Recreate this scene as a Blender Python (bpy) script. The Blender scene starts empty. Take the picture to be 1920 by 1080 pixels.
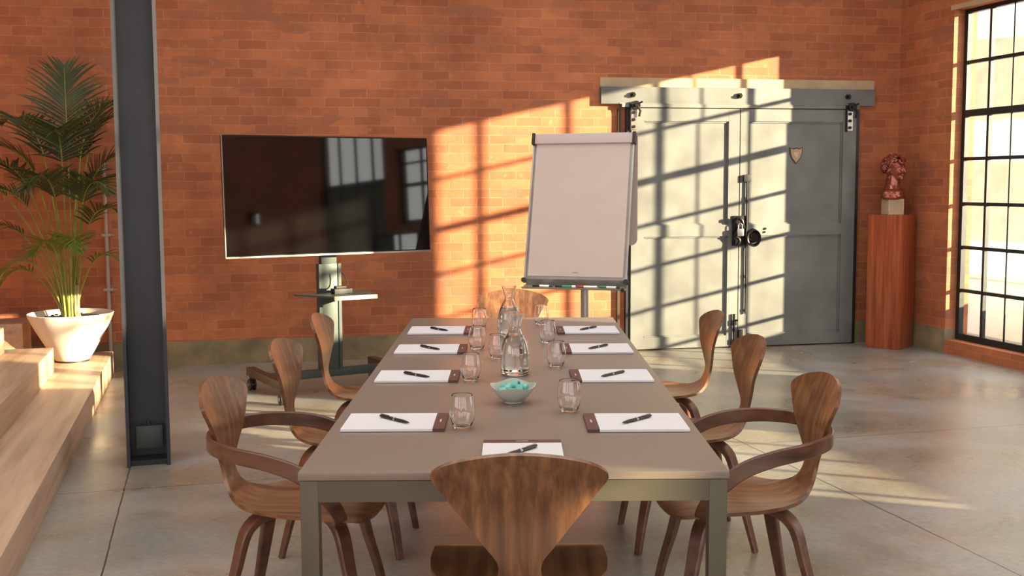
import bpy, bmesh, math, random
from mathutils import Vector, Matrix, noise
PI = math.pi
R = math.radians
random.seed(7)
scn = bpy.context.scene
COL = scn.collection

# ------------------------------------------------------------------ frames of the place
CORNER = Vector((3.479, 10.143, 0.0))       # where the back wall meets the window wall
A_BACK = R(11.0)
A_RIGHT = R(-75.2)
A_ROOM = R(15.3)                             # direction of steps and floor joints
RX = Vector((math.cos(A_ROOM), math.sin(A_ROOM), 0))
RY = Vector((-math.sin(A_ROOM), math.cos(A_ROOM), 0))
def room(x, y, z=0.0):
    return RX * x + RY * y + Vector((0, 0, z))

# ------------------------------------------------------------------ materials
def new_mat(name):
    m = bpy.data.materials.new(name); m.use_nodes = True
    nt = m.node_tree
    b = nt.nodes.get('Principled BSDF')
    return m, nt, b
def simple(name, col, rough=.5, metal=0.0, var=.12, scale=8.0, bump=0.0, coat=0.0, spec=.5):
    m, nt, b = new_mat(name)
    b.inputs['Roughness'].default_value = rough
    b.inputs['Metallic'].default_value = metal
    b.inputs['Coat Weight'].default_value = coat
    b.inputs['Specular IOR Level'].default_value = spec
    tc = nt.nodes.new('ShaderNodeTexCoord')
    n = nt.nodes.new('ShaderNodeTexNoise'); n.inputs['Scale'].default_value = scale; n.inputs['Detail'].default_value = 4
    nt.links.new(tc.outputs['Object'], n.inputs['Vector'])
    r = nt.nodes.new('ShaderNodeValToRGB')
    r.color_ramp.elements[0].position = .3; r.color_ramp.elements[1].position = .7
    r.color_ramp.elements[0].color = (*[c * (1 - var) for c in col], 1)
    r.color_ramp.elements[1].color = (*[min(1, c * (1 + var)) for c in col], 1)
    nt.links.new(n.outputs['Fac'], r.inputs['Fac'])
    nt.links.new(r.outputs['Color'], b.inputs['Base Color'])
    if bump:
        bp = nt.nodes.new('ShaderNodeBump'); bp.inputs['Strength'].default_value = bump; bp.inputs['Distance'].default_value = .01
        nt.links.new(n.outputs['Fac'], bp.inputs['Height']); nt.links.new(bp.outputs['Normal'], b.inputs['Normal'])
    return m
def wood(name, dark, mid, light, rough=.35, axis='z', scale=1.0, coat=.15):
    """straight-grained timber; grain runs along the given object axis"""
    m, nt, b = new_mat(name)
    b.inputs['Roughness'].default_value = rough
    b.inputs['Coat Weight'].default_value = coat; b.inputs['Coat Roughness'].default_value = .3
    tc = nt.nodes.new('ShaderNodeTexCoord')
    mp = nt.nodes.new('ShaderNodeMapping')
    s = {'x': (1.2, 22, 22), 'y': (22, 1.2, 22), 'z': (22, 22, 1.2)}[axis]
    mp.inputs['Scale'].default_value = [v * scale for v in s]
    nt.links.new(tc.outputs['Object'], mp.inputs['Vector'])
    n = nt.nodes.new('ShaderNodeTexNoise'); n.inputs['Scale'].default_value = 1.6; n.inputs['Detail'].default_value = 8; n.inputs['Roughness'].default_value = .62
    n.inputs['Distortion'].default_value = .22
    nt.links.new(mp.outputs['Vector'], n.inputs['Vector'])
    r = nt.nodes.new('ShaderNodeValToRGB')
    e = r.color_ramp.elements
    e[0].position = .30; e[0].color = (*dark, 1)
    e[1].position = .72; e[1].color = (*light, 1)
    x = e.new(.5); x.color = (*mid, 1)
    nt.links.new(n.outputs['Fac'], r.inputs['Fac'])
    nt.links.new(r.outputs['Color'], b.inputs['Base Color'])
    bp = nt.nodes.new('ShaderNodeBump'); bp.inputs['Strength'].default_value = .06; bp.inputs['Distance'].default_value = .004
    nt.links.new(n.outputs['Fac'], bp.inputs['Height']); nt.links.new(bp.outputs['Normal'], b.inputs['Normal'])
    return m
def brick_mat(name):
    m, nt, b = new_mat(name)
    L = nt.links.new; N = nt.nodes.new
    tc = N('ShaderNodeTexCoord'); sp = N('ShaderNodeSeparateXYZ'); L(tc.outputs['Object'], sp.inputs[0])
    ad = N('ShaderNodeMath'); ad.operation = 'ADD'; L(sp.outputs['X'], ad.inputs[0]); L(sp.outputs['Y'], ad.inputs[1])
    wn = N('ShaderNodeTexNoise'); wn.inputs['Scale'].default_value = 7; wn.inputs['Detail'].default_value = 3; L(tc.outputs['Object'], wn.inputs['Vector'])
    def wob(src, amt):
        a = N('ShaderNodeMath'); a.operation = 'MULTIPLY_ADD'; L(wn.outputs['Fac'], a.inputs[0]); a.inputs[1].default_value = amt; L(src, a.inputs[2]); return a.outputs[0]
    cb = N('ShaderNodeCombineXYZ'); L(wob(ad.outputs[0], .03), cb.inputs['X']); L(wob(sp.outputs['Z'], .018), cb.inputs['Y'])
    def bt(c1, c2, mo, bias=0.0, off=.5):
        t = N('ShaderNodeTexBrick'); t.offset = off; t.squash = 1; t.squash_frequency = 2
        t.inputs['Scale'].default_value = 1; t.inputs['Brick Width'].default_value = .225; t.inputs['Row Height'].default_value = .0745
        t.inputs['Mortar Size'].default_value = .0045; t.inputs['Mortar Smooth'].default_value = .35; t.inputs['Bias'].default_value = bias
        t.inputs['Color1'].default_value = (*c1, 1); t.inputs['Color2'].default_value = (*c2, 1); t.inputs['Mortar'].default_value = (*mo, 1)
        L(cb.outputs[0], t.inputs['Vector']); return t
    t = bt((.53, .180, .075), (.39, .122, .055), (.50, .21, .115))
    # per-brick tone from a second, finer pairing of the same bond
    n1 = N('ShaderNodeTexNoise'); n1.inputs['Scale'].default_value = 1.1; n1.inputs['Detail'].default_value = 5; n1.inputs['Roughness'].default_value = .7
    L(tc.outputs['Object'], n1.inputs['Vector'])
    r1 = N('ShaderNodeValToRGB'); r1.color_ramp.elements[0].position = .35; r1.color_ramp.elements[1].position = .68
    r1.color_ramp.elements[0].color = (.68, .66, .66, 1); r1.color_ramp.elements[1].color = (1.16, 1.22, 1.2, 1)
    L(n1.outputs['Fac'], r1.inputs['Fac'])
    mx = N('ShaderNodeMix'); mx.data_type = 'RGBA'; mx.blend_type = 'MULTIPLY'; mx.inputs[0].default_value = 1
    L(t.outputs['Color'], mx.inputs[6]); L(r1.outputs['Color'], mx.inputs[7])
    # dark burnt bricks and pale scuffs
    mp = N('ShaderNodeMapping'); mp.inputs['Scale'].default_value = (4.6, 13.4, 1); L(cb.outputs[0], mp.inputs['Vector'])
    vo = N('ShaderNodeTexVoronoi'); vo.inputs['Scale'].default_value = 1.0; L(mp.outputs[0], vo.inputs['Vector'])
    r2 = N('ShaderNodeValToRGB'); r2.color_ramp.elements[0].position = .80; r2.color_ramp.elements[1].position = .95
    sv = N('ShaderNodeSeparateColor'); L(vo.outputs['Color'], sv.inputs[0]); L(sv.outputs[0], r2.inputs['Fac'])
    mf = N('ShaderNodeMath'); mf.operation = 'MULTIPLY'; L(r2.outputs['Color'], mf.inputs[0]); mf.inputs[1].default_value = .6
    m2 = N('ShaderNodeMix'); m2.data_type = 'RGBA'; L(mf.outputs[0], m2.inputs[0]); L(mx.outputs[2], m2.inputs[6]); m2.inputs[7].default_value = (.30, .12, .07, 1)
    n3 = N('ShaderNodeTexNoise'); n3.inputs['Scale'].default_value = 16; n3.inputs['Detail'].default_value = 6; L(tc.outputs['Object'], n3.inputs['Vector'])
    r3 = N('ShaderNodeValToRGB'); r3.color_ramp.elements[0].position = .62; r3.color_ramp.elements[1].position = .76
    L(n3.outputs['Fac'], r3.inputs['Fac'])
    mg = N('ShaderNodeMath'); mg.operation = 'MULTIPLY'; L(r3.outputs['Color'], mg.inputs[0]); mg.inputs[1].default_value = .5
    m3 = N('ShaderNodeMix'); m3.data_type = 'RGBA'; L(mg.outputs[0], m3.inputs[0]); L(m2.outputs[2], m3.inputs[6]); m3.inputs[7].default_value = (.55, .30, .17, 1)
    L(m3.outputs[2], b.inputs['Base Color'])
    b.inputs['Roughness'].default_value = .75
    hs = N('ShaderNodeMath'); hs.operation = 'MULTIPLY_ADD'; L(n3.outputs['Fac'], hs.inputs[0]); hs.inputs[1].default_value = .5
    iv = N('ShaderNodeMath'); iv.operation = 'SUBTRACT'; iv.inputs[0].default_value = 1; L(t.outputs['Fac'], iv.inputs[1]); L(iv.outputs[0], hs.inputs[2])
    bp = N('ShaderNodeBump'); bp.inputs['Strength'].default_value = .35; bp.inputs['Distance'].default_value = .006
    L(hs.outputs[0], bp.inputs['Height']); L(bp.outputs['Normal'], b.inputs['Normal'])
    return m
def floor_mat():
    m, nt, b = new_mat('polished_concrete')
    L = nt.links.new; N = nt.nodes.new
    tc = N('ShaderNodeTexCoord')
    n1 = N('ShaderNodeTexNoise'); n1.inputs['Scale'].default_value = .9; n1.inputs['Detail'].default_value = 7; n1.inputs['Roughness'].default_value = .62; n1.inputs['Distortion'].default_value = .5
    L(tc.outputs['Object'], n1.inputs['Vector'])
    r = N('ShaderNodeValToRGB'); e = r.color_ramp.elements
    e[0].position = .32; e[0].color = (.18, .188, .172, 1); e[1].position = .74; e[1].color = (.40, .40, .385, 1)
    x = e.new(.52); x.color = (.285, .287, .262, 1)
    L(n1.outputs['Fac'], r.inputs['Fac'])
    n2 = N('ShaderNodeTexNoise'); n2.inputs['Scale'].default_value = 1.5; n2.inputs['Detail'].default_value = 6; L(tc.outputs['Object'], n2.inputs['Vector'])
    r2 = N('ShaderNodeValToRGB'); r2.color_ramp.elements[0].position = .34; r2.color_ramp.elements[0].color = (.92, .74, .54, 1); r2.color_ramp.elements[1].position = .62; r2.color_ramp.elements[1].color = (1.05, 1.05, 1.06, 1)
    L(n2.outputs['Fac'], r2.inputs['Fac'])
    mx = N('ShaderNodeMix'); mx.data_type = 'RGBA'; mx.blend_type = 'MULTIPLY'; mx.inputs[0].default_value = .8
    L(r.outputs['Color'], mx.inputs[6]); L(r2.outputs['Color'], mx.inputs[7])
    n4 = N('ShaderNodeTexNoise'); n4.inputs['Scale'].default_value = 34; n4.inputs['Detail'].default_value = 5; L(tc.outputs['Object'], n4.inputs['Vector'])
    r4 = N('ShaderNodeValToRGB'); r4.color_ramp.elements[0].position = .3; r4.color_ramp.elements[0].color = (.86, .86, .86, 1); r4.color_ramp.elements[1].position = .7; r4.color_ramp.elements[1].color = (1.1, 1.1, 1.1, 1)
    L(n4.outputs['Fac'], r4.inputs['Fac'])
    mx2 = N('ShaderNodeMix'); mx2.data_type = 'RGBA'; mx2.blend_type = 'MULTIPLY'; mx2.inputs[0].default_value = 1
    L(mx.outputs[2], mx2.inputs[6]); L(r4.outputs['Color'], mx2.inputs[7])
    # saw-cut joints
    wob = N('ShaderNodeTexNoise'); wob.inputs['Scale'].default_value = 9; L(tc.outputs['Object'], wob.inputs['Vector'])
    def joint(ax, ay, c):
        d = N('ShaderNodeVectorMath'); d.operation = 'DOT_PRODUCT'; L(tc.outputs['Object'], d.inputs[0]); d.inputs[1].default_value = (ax, ay, 0)
        a = N('ShaderNodeMath'); a.operation = 'MULTIPLY_ADD'; L(wob.outputs['Fac'], a.inputs[0]); a.inputs[1].default_value = .010; L(d.outputs['Value'], a.inputs[2])
        s = N('ShaderNodeMath'); s.operation = 'SUBTRACT'; L(a.outputs[0], s.inputs[0]); s.inputs[1].default_value = c + .005
        ab = N('ShaderNodeMath'); ab.operation = 'ABSOLUTE'; L(s.outputs[0], ab.inputs[0])
        l = N('ShaderNodeMath'); l.operation = 'LESS_THAN'; L(ab.outputs[0], l.inputs[0]); l.inputs[1].default_value = .0034
        return l.outputs[0]
    js = [joint(RX.x, RX.y, -.41), joint(RX.x, RX.y, 2.862), joint(RY.x, RY.y, 5.55)]
    acc = js[0]
    for j in js[1:]:
        q = N('ShaderNodeMath'); q.operation = 'MAXIMUM'; L(acc, q.inputs[0]); L(j, q.inputs[1]); acc = q.outputs[0]
    m3 = N('ShaderNodeMix'); m3.data_type = 'RGBA'; L(acc, m3.inputs[0]); L(mx2.outputs[2], m3.inputs[6]); m3.inputs[7].default_value = (.05, .042, .035, 1)
    L(m3.outputs[2], b.inputs['Base Color'])
    rr = N('ShaderNodeMapRange'); rr.inputs['From Min'].default_value = .3; rr.inputs['From Max'].default_value = .7
    rr.inputs['To Min'].default_value = .22; rr.inputs['To Max'].default_value = .40; L(n2.outputs['Fac'], rr.inputs['Value']); L(rr.outputs[0], b.inputs['Roughness'])
    bp = N('ShaderNodeBump'); bp.inputs['Strength'].default_value = .08; bp.inputs['Distance'].default_value = .01
    L(n4.outputs['Fac'], bp.inputs['Height']); L(bp.outputs['Normal'], b.inputs['Normal'])
    return m
def pane_mat():
    m = bpy.data.materials.new('window_glass'); m.use_nodes = True
    nt = m.node_tree; nt.nodes.clear()
    o = nt.nodes.new('ShaderNodeOutputMaterial'); mx = nt.nodes.new('ShaderNodeMixShader')
    t = nt.nodes.new('ShaderNodeBsdfTransparent'); g = nt.nodes.new('ShaderNodeBsdfGlossy'); g.inputs['Roughness'].default_value = .02
    lw = nt.nodes.new('ShaderNodeLayerWeight'); lw.inputs['Blend'].default_value = .5
    pw = nt.nodes.new('ShaderNodeMath'); pw.operation = 'POWER'; nt.links.new(lw.outputs['Facing'], pw.inputs[0]); pw.inputs[1].default_value = 4
    f = nt.nodes.new('ShaderNodeMath'); f.operation = 'MULTIPLY_ADD'; nt.links.new(pw.outputs[0], f.inputs[0]); f.inputs[1].default_value = .5; f.inputs[2].default_value = .03
    t.inputs['Color'].default_value = (.97, .98, .97, 1)
    nt.links.new(f.outputs[0], mx.inputs[0]); nt.links.new(t.outputs[0], mx.inputs[1]); nt.links.new(g.outputs[0], mx.inputs[2]); nt.links.new(mx.outputs[0], o.inputs[0])
    return m
def glass_mat(name, ior=1.45, col=(1, 1, 1), rough=0.0):
    m = bpy.data.materials.new(name); m.use_nodes = True
    nt = m.node_tree; nt.nodes.clear()
    o = nt.nodes.new('ShaderNodeOutputMaterial'); g = nt.nodes.new('ShaderNodeBsdfGlass')
    g.inputs['IOR'].default_value = ior; g.inputs['Color'].default_value = (*col, 1); g.inputs['Roughness'].default_value = rough
    nt.links.new(g.outputs[0], o.inputs[0]); return m
def frosted_mat():
    m, nt, b = new_mat('frosted_glass')
    b.inputs['Base Color'].default_value = (.10, .10, .10, 1); b.inputs['Roughness'].default_value = .4
    tr = nt.nodes.new('ShaderNodeBsdfTranslucent'); tr.inputs['Color'].default_value = (.16, .17, .17, 1)
    mx = nt.nodes.new('ShaderNodeMixShader'); mx.inputs[0].default_value = .7; o = nt.nodes.get('Material Output')
    nt.links.new(b.outputs[0], mx.inputs[1]); nt.links.new(tr.outputs[0], mx.inputs[2]); nt.links.new(mx.outputs[0], o.inputs[0])
    return m
def leaf_mat(name, c1, c2):
    m, nt, b = new_mat(name)
    b.inputs['Roughness'].default_value = .42
    tc = nt.nodes.new('ShaderNodeTexCoord'); n = nt.nodes.new('ShaderNodeTexNoise'); n.inputs['Scale'].default_value = 5
    nt.links.new(tc.outputs['Object'], n.inputs['Vector'])
    r = nt.nodes.new('ShaderNodeValToRGB'); r.color_ramp.elements[0].position = .35; r.color_ramp.elements[1].position = .65
    r.color_ramp.elements[0].color = (*c1, 1); r.color_ramp.elements[1].color = (*c2, 1)
    nt.links.new(n.outputs['Fac'], r.inputs['Fac']); nt.links.new(r.outputs['Color'], b.inputs['Base Color'])
    tr = nt.nodes.new('ShaderNodeBsdfTranslucent'); nt.links.new(r.outputs['Color'], tr.inputs['Color'])
    mx = nt.nodes.new('ShaderNodeMixShader'); mx.inputs[0].default_value = .25
    o = nt.nodes.get('Material Output')
    nt.links.new(b.outputs[0], mx.inputs[1]); nt.links.new(tr.outputs[0], mx.inputs[2]); nt.links.new(mx.outputs[0], o.inputs[0])
    return m

M = {}
M['brick'] = brick_mat('red_brick')
M['floor'] = floor_mat()
M['pane'] = pane_mat()
M['dado'] = simple('painted_plinth', (.235, .20, .115), .7, var=.35, scale=5, bump=.1)
M['ceil'] = simple('white_ceiling', (.74, .70, .64), .8)
M['plaster'] = simple('off_white_plaster', (.66, .60, .52), .8)
M['steel'] = simple('dark_steel', (.035, .038, .042), .42, .5, var=.25, scale=4)
M['steelcol'] = simple('charcoal_painted_steel', (.034, .035, .045), .42, .2, var=.2, scale=3, bump=.05)
M['door'] = simple('grey_painted_door', (.158, .170, .168), .5, .15, var=.22, scale=3.5, bump=.12)
M['lintel'] = simple('cream_stone_lintel', (.46, .36, .23), .8, var=.15, scale=4, bump=.15)
M['iron'] = simple('black_iron', (.02, .018, .018), .4, .8)
M['chrome'] = simple('bright_metal', (.55, .55, .55), .25, 1.0, var=.05)
M['alu'] = simple('brushed_aluminium', (.40, .40, .40), .38, .9, var=.08)
M['brass'] = simple('worn_brass', (.50, .38, .20), .35, .9)
M['walnut'] = wood('walnut_ply', (.062, .027, .012), (.165, .073, .033), (.290, .140, .066), .33, 'z')
M['walnutx'] = wood('walnut_ply_seat', (.062, .027, .012), (.165, .073, .033), (.290, .140, .066), .33, 'x')
M['walnutdark'] = wood('walnut_bentwood', (.050, .020, .011), (.115, .048, .026), (.180, .082, .045), .34, 'x', .6)
M['stepwood'] = wood('pale_oak_steps', (.38, .26, .17), (.52, .37, .26), (.62, .46, .33), .5, 'y', .55, coat=0.0)
M['pedestal'] = wood('red_mahogany', (.16, .032, .012), (.32, .070, .026), (.46, .13, .055), .3, 'z', .9, coat=.3)
M['tabletop'] = simple('taupe_laminate', (.205, .168, .140), .34, var=.04, scale=2)
M['tableframe'] = simple('bronze_grey_metal', (.105, .097, .070), .42, .45, var=.06)
M['paper'] = simple('white_paper', (.66, .67, .72), .7, var=.02)
M['maroon'] = simple('brown_binding', (.085, .032, .026), .5)
M['mark'] = simple('pale_print', (.55, .48, .42), .6)
M['pen'] = simple('black_pen', (.012, .012, .014), .28)
M['pengrey'] = simple('grey_pen', (.06, .06, .06), .3, .5)
M['screen'] = simple('tv_screen', (.004, .004, .004), .035, var=.01, spec=.8)
M['bezel'] = simple('tv_bezel', (.018, .015, .014), .25, .3)
M['silver'] = simple('silver_trim', (.42, .38, .34), .3, .9)
M['stand'] = simple('slate_green_metal', (.055, .075, .072), .4, .4, var=.1)
M['standbrown'] = simple('bronze_brown_foot', (.085, .055, .035), .4, .4)
M['rubber'] = simple('black_rubber', (.018, .018, .020), .5)
M['board'] = simple('white_sheet', (.60, .52, .48), .55, var=.02)
M['boardhead'] = simple('white_clamp_bar', (.58, .50, .49), .4, var=.02)
M['boardframe'] = simple('grey_board_edge', (.30, .29, .27), .35, .6)
M['red'] = simple('red_plastic', (.42, .03, .03), .35)
M['green'] = simple('green_plastic', (.02, .22, .12), .35)
M['white'] = simple('white_plastic', (.75, .75, .74), .4, var=.02)
M['pot'] = simple('white_fibre_pot', (.80, .74, .66), .45, var=.04, scale=3)
M['soil'] = simple('dark_soil', (.035, .022, .015), .9, var=.5, scale=40, bump=.8)
M['leaf'] = leaf_mat('palm_leaf', (.040, .058, .016), (.085, .105, .028))
M['leafy'] = leaf_mat('sunlit_palm_leaf', (.09, .15, .02), (.20, .26, .04))  # low fronds: sunlit yellow-green put into the leaf colour
M['stem'] = simple('palm_stem', (.25, .28, .05), .5, var=.35, scale=10)
M['stemdry'] = simple('palm_stem_base', (.42, .33, .20), .6, var=.3, scale=20)
M['bust'] = simple('polished_red_bronze', (.30, .075, .045), .24, .55, var=.25, scale=9, coat=.5)
M['plinth'] = simple('cream_stone_block', (.60, .46, .34), .6)
M['glass'] = glass_mat('clear_glass', 1.45)
M['water'] = glass_mat('water', 1.333, (.97, .985, .99))
M['bowl'] = simple('pale_mint_glaze', (.46, .52, .46), .28, var=.04, coat=.4)
M['candy'] = simple('turquoise_wrapper', (.16, .50, .46), .3, var=.15, scale=60)
M['candydark'] = simple('dark_wrapper_end', (.03, .07, .07), .35)
M['conduit'] = simple('pale_grey_conduit', (.42, .37, .33), .45)
M['facade'] = simple('pale_rendered_facade', (.74, .70, .64), .8, scale=.6)

# ------------------------------------------------------------------ mesh helpers
def obj(name, bm, mat, parent=None, smooth=True, angle=35, loc=None, rot=None):
    me = bpy.data.meshes.new(name)
    bmesh.ops.recalc_face_normals(bm, faces=bm.faces[:])
    bm.to_mesh(me); bm.free()
    if smooth:
        for p in me.polygons: p.use_smooth = True
        me.set_sharp_from_angle(angle=R(angle))
    mats = mat if isinstance(mat, (list, tuple)) else [mat]
    for k in mats: me.materials.append(M[k] if isinstance(k, str) else k)
    o = bpy.data.objects.new(name, me); COL.objects.link(o)
    if loc is not None: o.location = loc
    if rot is not None: o.rotation_euler = rot
    if parent is not None: o.parent = parent
    return o
def thing(name, label, cat, loc=(0, 0, 0), rotz=0.0, group=None):
    o = bpy.data.objects.new(name, None); COL.objects.link(o)
    o.empty_display_size = .1
    o.location = loc; o.rotation_euler = (0, 0, rotz)
    o['label'] = label; o['category'] = cat
    if group: o['group'] = group
    return o
def tag(o, label, cat, group=None, kind=None):
    o['label'] = label; o['category'] = cat
    if group: o['group'] = group
    if kind: o['kind'] = kind
    return o
def struct(o):
    o['kind'] = 'structure'; return o
def sempty(name, loc, rotz):
    o = bpy.data.objects.new(name, None); COL.objects.link(o); o.location = loc; o.rotation_euler = (0, 0, rotz); o['kind'] = 'structure'; return o
def dup_tree(o, parent=None):
    c = o.copy(); COL.objects.link(c)
    if parent is not None: c.parent = parent
    for ch in [x for x in ALLCH.get(o.name, [])]: dup_tree(ch, c)
    return c
ALLCH = {}
def index_children(root):
    for x in bpy.data.objects:
        if x.parent is not None: ALLCH.setdefault(x.parent.name, [])
        if x.parent is not None and x not in ALLCH[x.parent.name]: ALLCH[x.parent.name].append(x)
def box(bm, x0, x1, y0, y1, z0, z1, mi=0, mat=None):
    vs = [bm.verts.new((x, y, z)) for x in (x0, x1) for y in (y0, y1) for z in (z0, z1)]
    fs = [(0, 1, 3, 2), (4, 6, 7, 5), (0, 4, 5, 1), (2, 3, 7, 6), (0, 2, 6, 4), (1, 5, 7, 3)]
    for f in fs:
        k = bm.faces.new([vs[i] for i in f]); k.material_index = mi
    if mat is not None:
        for v in vs: v.co = mat @ v.co
    return vs
def bbox(bm, x0, x1, y0, y1, z0, z1, bev=.004, seg=2, mat=None):
    b2 = bmesh.new(); box(b2, x0, x1, y0, y1, z0, z1)
    bmesh.ops.bevel(b2, geom=b2.edges[:], offset=bev, segments=seg, affect='EDGES', profile=.7)
    merge(bm, b2, mat)
def merge(bm, b2, mat=None):
    mp = {}
    for v in b2.verts: mp[v] = bm.verts.new(mat @ v.co if mat is not None else v.co)
    for f in b2.faces:
        try:
            k = bm.faces.new([mp[v] for v in f.verts]); k.material_index = f.material_index
        except ValueError: pass
    b2.free()
def lathe(bm, prof, n=32, cx=0, cy=0, cz=0, closed=False, mi=0, mod=None):
    """prof: list of (r,z); radius 0 closes to a pole"""
    rings = []
    for (r, z) in prof:
        if r < 1e-6: rings.append([bm.verts.new((cx, cy, cz + z))])
        else:
            ring = []
            for i in range(n):
                a = 2 * PI * i / n
                rr, zz = (r, z) if mod is None else mod(r, z, a)
                ring.append(bm.verts.new((cx + rr * math.cos(a), cy + rr * math.sin(a), cz + zz)))
            rings.append(ring)
    pairs = list(zip(rings[:-1], rings[1:]))
    if closed: pairs.append((rings[-1], rings[0]))
    for a, b in pairs:
        for i in range(n):
            j = (i + 1) % n
            if len(a) == 1 and len(b) == 1: continue
            if len(a) == 1: f = bm.faces.new([a[0], b[i], b[j]])
            elif len(b) == 1: f = bm.faces.new([a[i], b[0], a[j]])
            else: f = bm.faces.new([a[i], b[i], b[j], a[j]])
            f.material_index = mi
def cyl(bm, p, q, r, n=12, r2=None, mi=0):
    p = Vector(p); q = Vector(q); d = (q - p); L = d.length
    mt = Matrix.Translation(p) @ d.to_track_quat('Z', 'Y').to_matrix().to_4x4()
    b2 = bmesh.new(); r2 = r if r2 is None else r2
    lathe(b2, [(0, 0), (r, 0), (r2, L), (0, L)], n, mi=mi)
    merge(bm, b2, mt)
def catmull(pts, n):
    """resample a list of tuples smoothly; n samples per span"""
    out = []
    P = [Vector(p) if len(p) <= 4 else p for p in pts]
    dim = len(pts[0])
    for i in range(len(pts) - 1):
        p0 = pts[max(i - 1, 0)]; p1 = pts[i]; p2 = pts[i + 1]; p3 = pts[min(i + 2, len(pts) - 1)]
        for k in range(n):
            t = k / n
            out.append(tuple(.5 * ((2 * p1[d]) + (-p0[d] + p2[d]) * t + (2 * p0[d] - 5 * p1[d] + 4 * p2[d] - p3[d]) * t * t + (-p0[d] + 3 * p1[d] - 3 * p2[d] + p3[d]) * t ** 3) for d in range(dim)))
    out.append(tuple(pts[-1]))
    return out
def tube(bm, pts, r, n=8, cap=True, mi=0):
    """round tube through points; r number or list"""
    P = [Vector(p) for p in pts]; rings = []
    up = Vector((0, 0, 1))
    for i, p in enumerate(P):
        t = (P[min(i + 1, len(P) - 1)] - P[max(i - 1, 0)]).normalized()
        if abs(t.dot(up)) > .95: ref = Vector((1, 0, 0))
        else: ref = up
        if i == 0: u = t.cross(ref).normalized()
        else:
            u = (u - t * u.dot(t)).normalized()
        v = t.cross(u)
        rr = r[i] if isinstance(r, (list, tuple)) else r
        rings.append([bm.verts.new(p + (u * math.cos(2 * PI * k / n) + v * math.sin(2 * PI * k / n)) * rr) for k in range(n)])
    for a, b in zip(rings[:-1], rings[1:]):
        for k in range(n):
            f = bm.faces.new([a[k], a[(k + 1) % n], b[(k + 1) % n], b[k]]); f.material_index = mi
    if cap:
        bm.faces.new(rings[0]).material_index = mi; bm.faces.new(rings[-1]).material_index = mi
def ribbon(bm, rows, rnd=.3):
    """rows: (point, thin axis N, width, thickness); rectangular section with rounded corners, swept along the points"""
    P = [Vector(r[0]) for r in rows]; rings = []
    for i, row in enumerate(rows):
        t = (P[min(i + 1, len(P) - 1)] - P[max(i - 1, 0)]).normalized()
        n = Vector(row[1]); n = (n - t * n.dot(t)).normalized(); w = t.cross(n).normalized()
        hw, ht = row[2] / 2, row[3] / 2; c = min(hw, ht) * rnd
        sec = [(hw, ht - c), (hw - c, ht), (-hw + c, ht), (-hw, ht - c), (-hw, -ht + c), (-hw + c, -ht), (hw - c, -ht), (hw, -ht + c)]
        rings.append([bm.verts.new(P[i] + w * a + n * b) for a, b in sec])
    for a, b in zip(rings[:-1], rings[1:]):
        for k in range(8): bm.faces.new([a[k], a[(k + 1) % 8], b[(k + 1) % 8], b[k]])
    bm.faces.new(rings[0]); bm.faces.new(rings[-1])
def prism(bm, poly, y0, y1, mi=0):
    """polygon in x,z extruded along y"""
    a = [bm.verts.new((x, y0, z)) for x, z in poly]; b = [bm.verts.new((x, y1, z)) for x, z in poly]
    bm.faces.new(a).material_index = mi; bm.faces.new(b[::-1]).material_index = mi
    n = len(poly)
    for i in range(n): bm.faces.new([a[i], b[i], b[(i + 1) % n], a[(i + 1) % n]]).material_index = mi

# ------------------------------------------------------------------ room shell
def wall_mesh(xs, zs, holes, th, sheet=None):
    """wall slab in local x,z with rectangular holes; room side y=0, outside y=th"""
    bm = bmesh.new()
    X = sorted(set([xs[0], xs[1]] + [h[0] for h in holes] + [h[1] for h in holes]))
    Z = sorted(set([zs[0], zs[1]] + [h[2] for h in holes] + [h[3] for h in holes]))
    def solid(i, j):
        if i < 0 or j < 0 or i >= len(X) - 1 or j >= len(Z) - 1: return False
        cx = (X[i] + X[i + 1]) / 2; cz = (Z[j] + Z[j + 1]) / 2
        return not any(h[0] < cx < h[1] and h[2] < cz < h[3] for h in holes)
    def q(*p): bm.faces.new([bm.verts.new(v) for v in p])
    for i in range(len(X) - 1):
        for j in range(len(Z) - 1):
            if not solid(i, j): continue
            a, b, c, d = X[i], X[i + 1], Z[j], Z[j + 1]
            q((a, 0, c), (b, 0, c), (b, 0, d), (a, 0, d)); q((a, th, c), (a, th, d), (b, th, d), (b, th, c))
            if not solid(i - 1, j): q((a, 0, c), (a, 0, d), (a, th, d), (a, th, c))
            if not solid(i + 1, j): q((b, 0, c), (b, th, c), (b, th, d), (b, 0, d))
            if not solid(i, j - 1): q((a, 0, c), (a, th, c), (b, th, c), (b, 0, c))
            if not solid(i, j + 1): q((a, 0, d), (b, 0, d), (b, th, d), (a, th, d))
    bmesh.ops.remove_doubles(bm, verts=bm.verts[:], dist=1e-5)
    return bm
HC = 4.5
# floor
bm = bmesh.new(); box(bm, -12, 12, -8, 16, -.12, 0)
struct(obj('floor', bm, 'floor', smooth=False))
# back wall: local x points right along the wall (0 at the corner), y>0 outside
bm = wall_mesh((-11.5, .45), (0, HC), [], .35)
struct(obj('wall_back', bm, 'brick', smooth=False, loc=CORNER, rot=(0, 0, A_BACK)))
bm = bmesh.new(); box(bm, -11.5, -2.60, -.006, .01, 0, .195); box(bm, -.40, -.004, -.006, .01, 0, .195)
struct(obj('baseboard_back', bm, 'dado', smooth=False, loc=CORNER, rot=(0, 0, A_BACK)))
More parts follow.
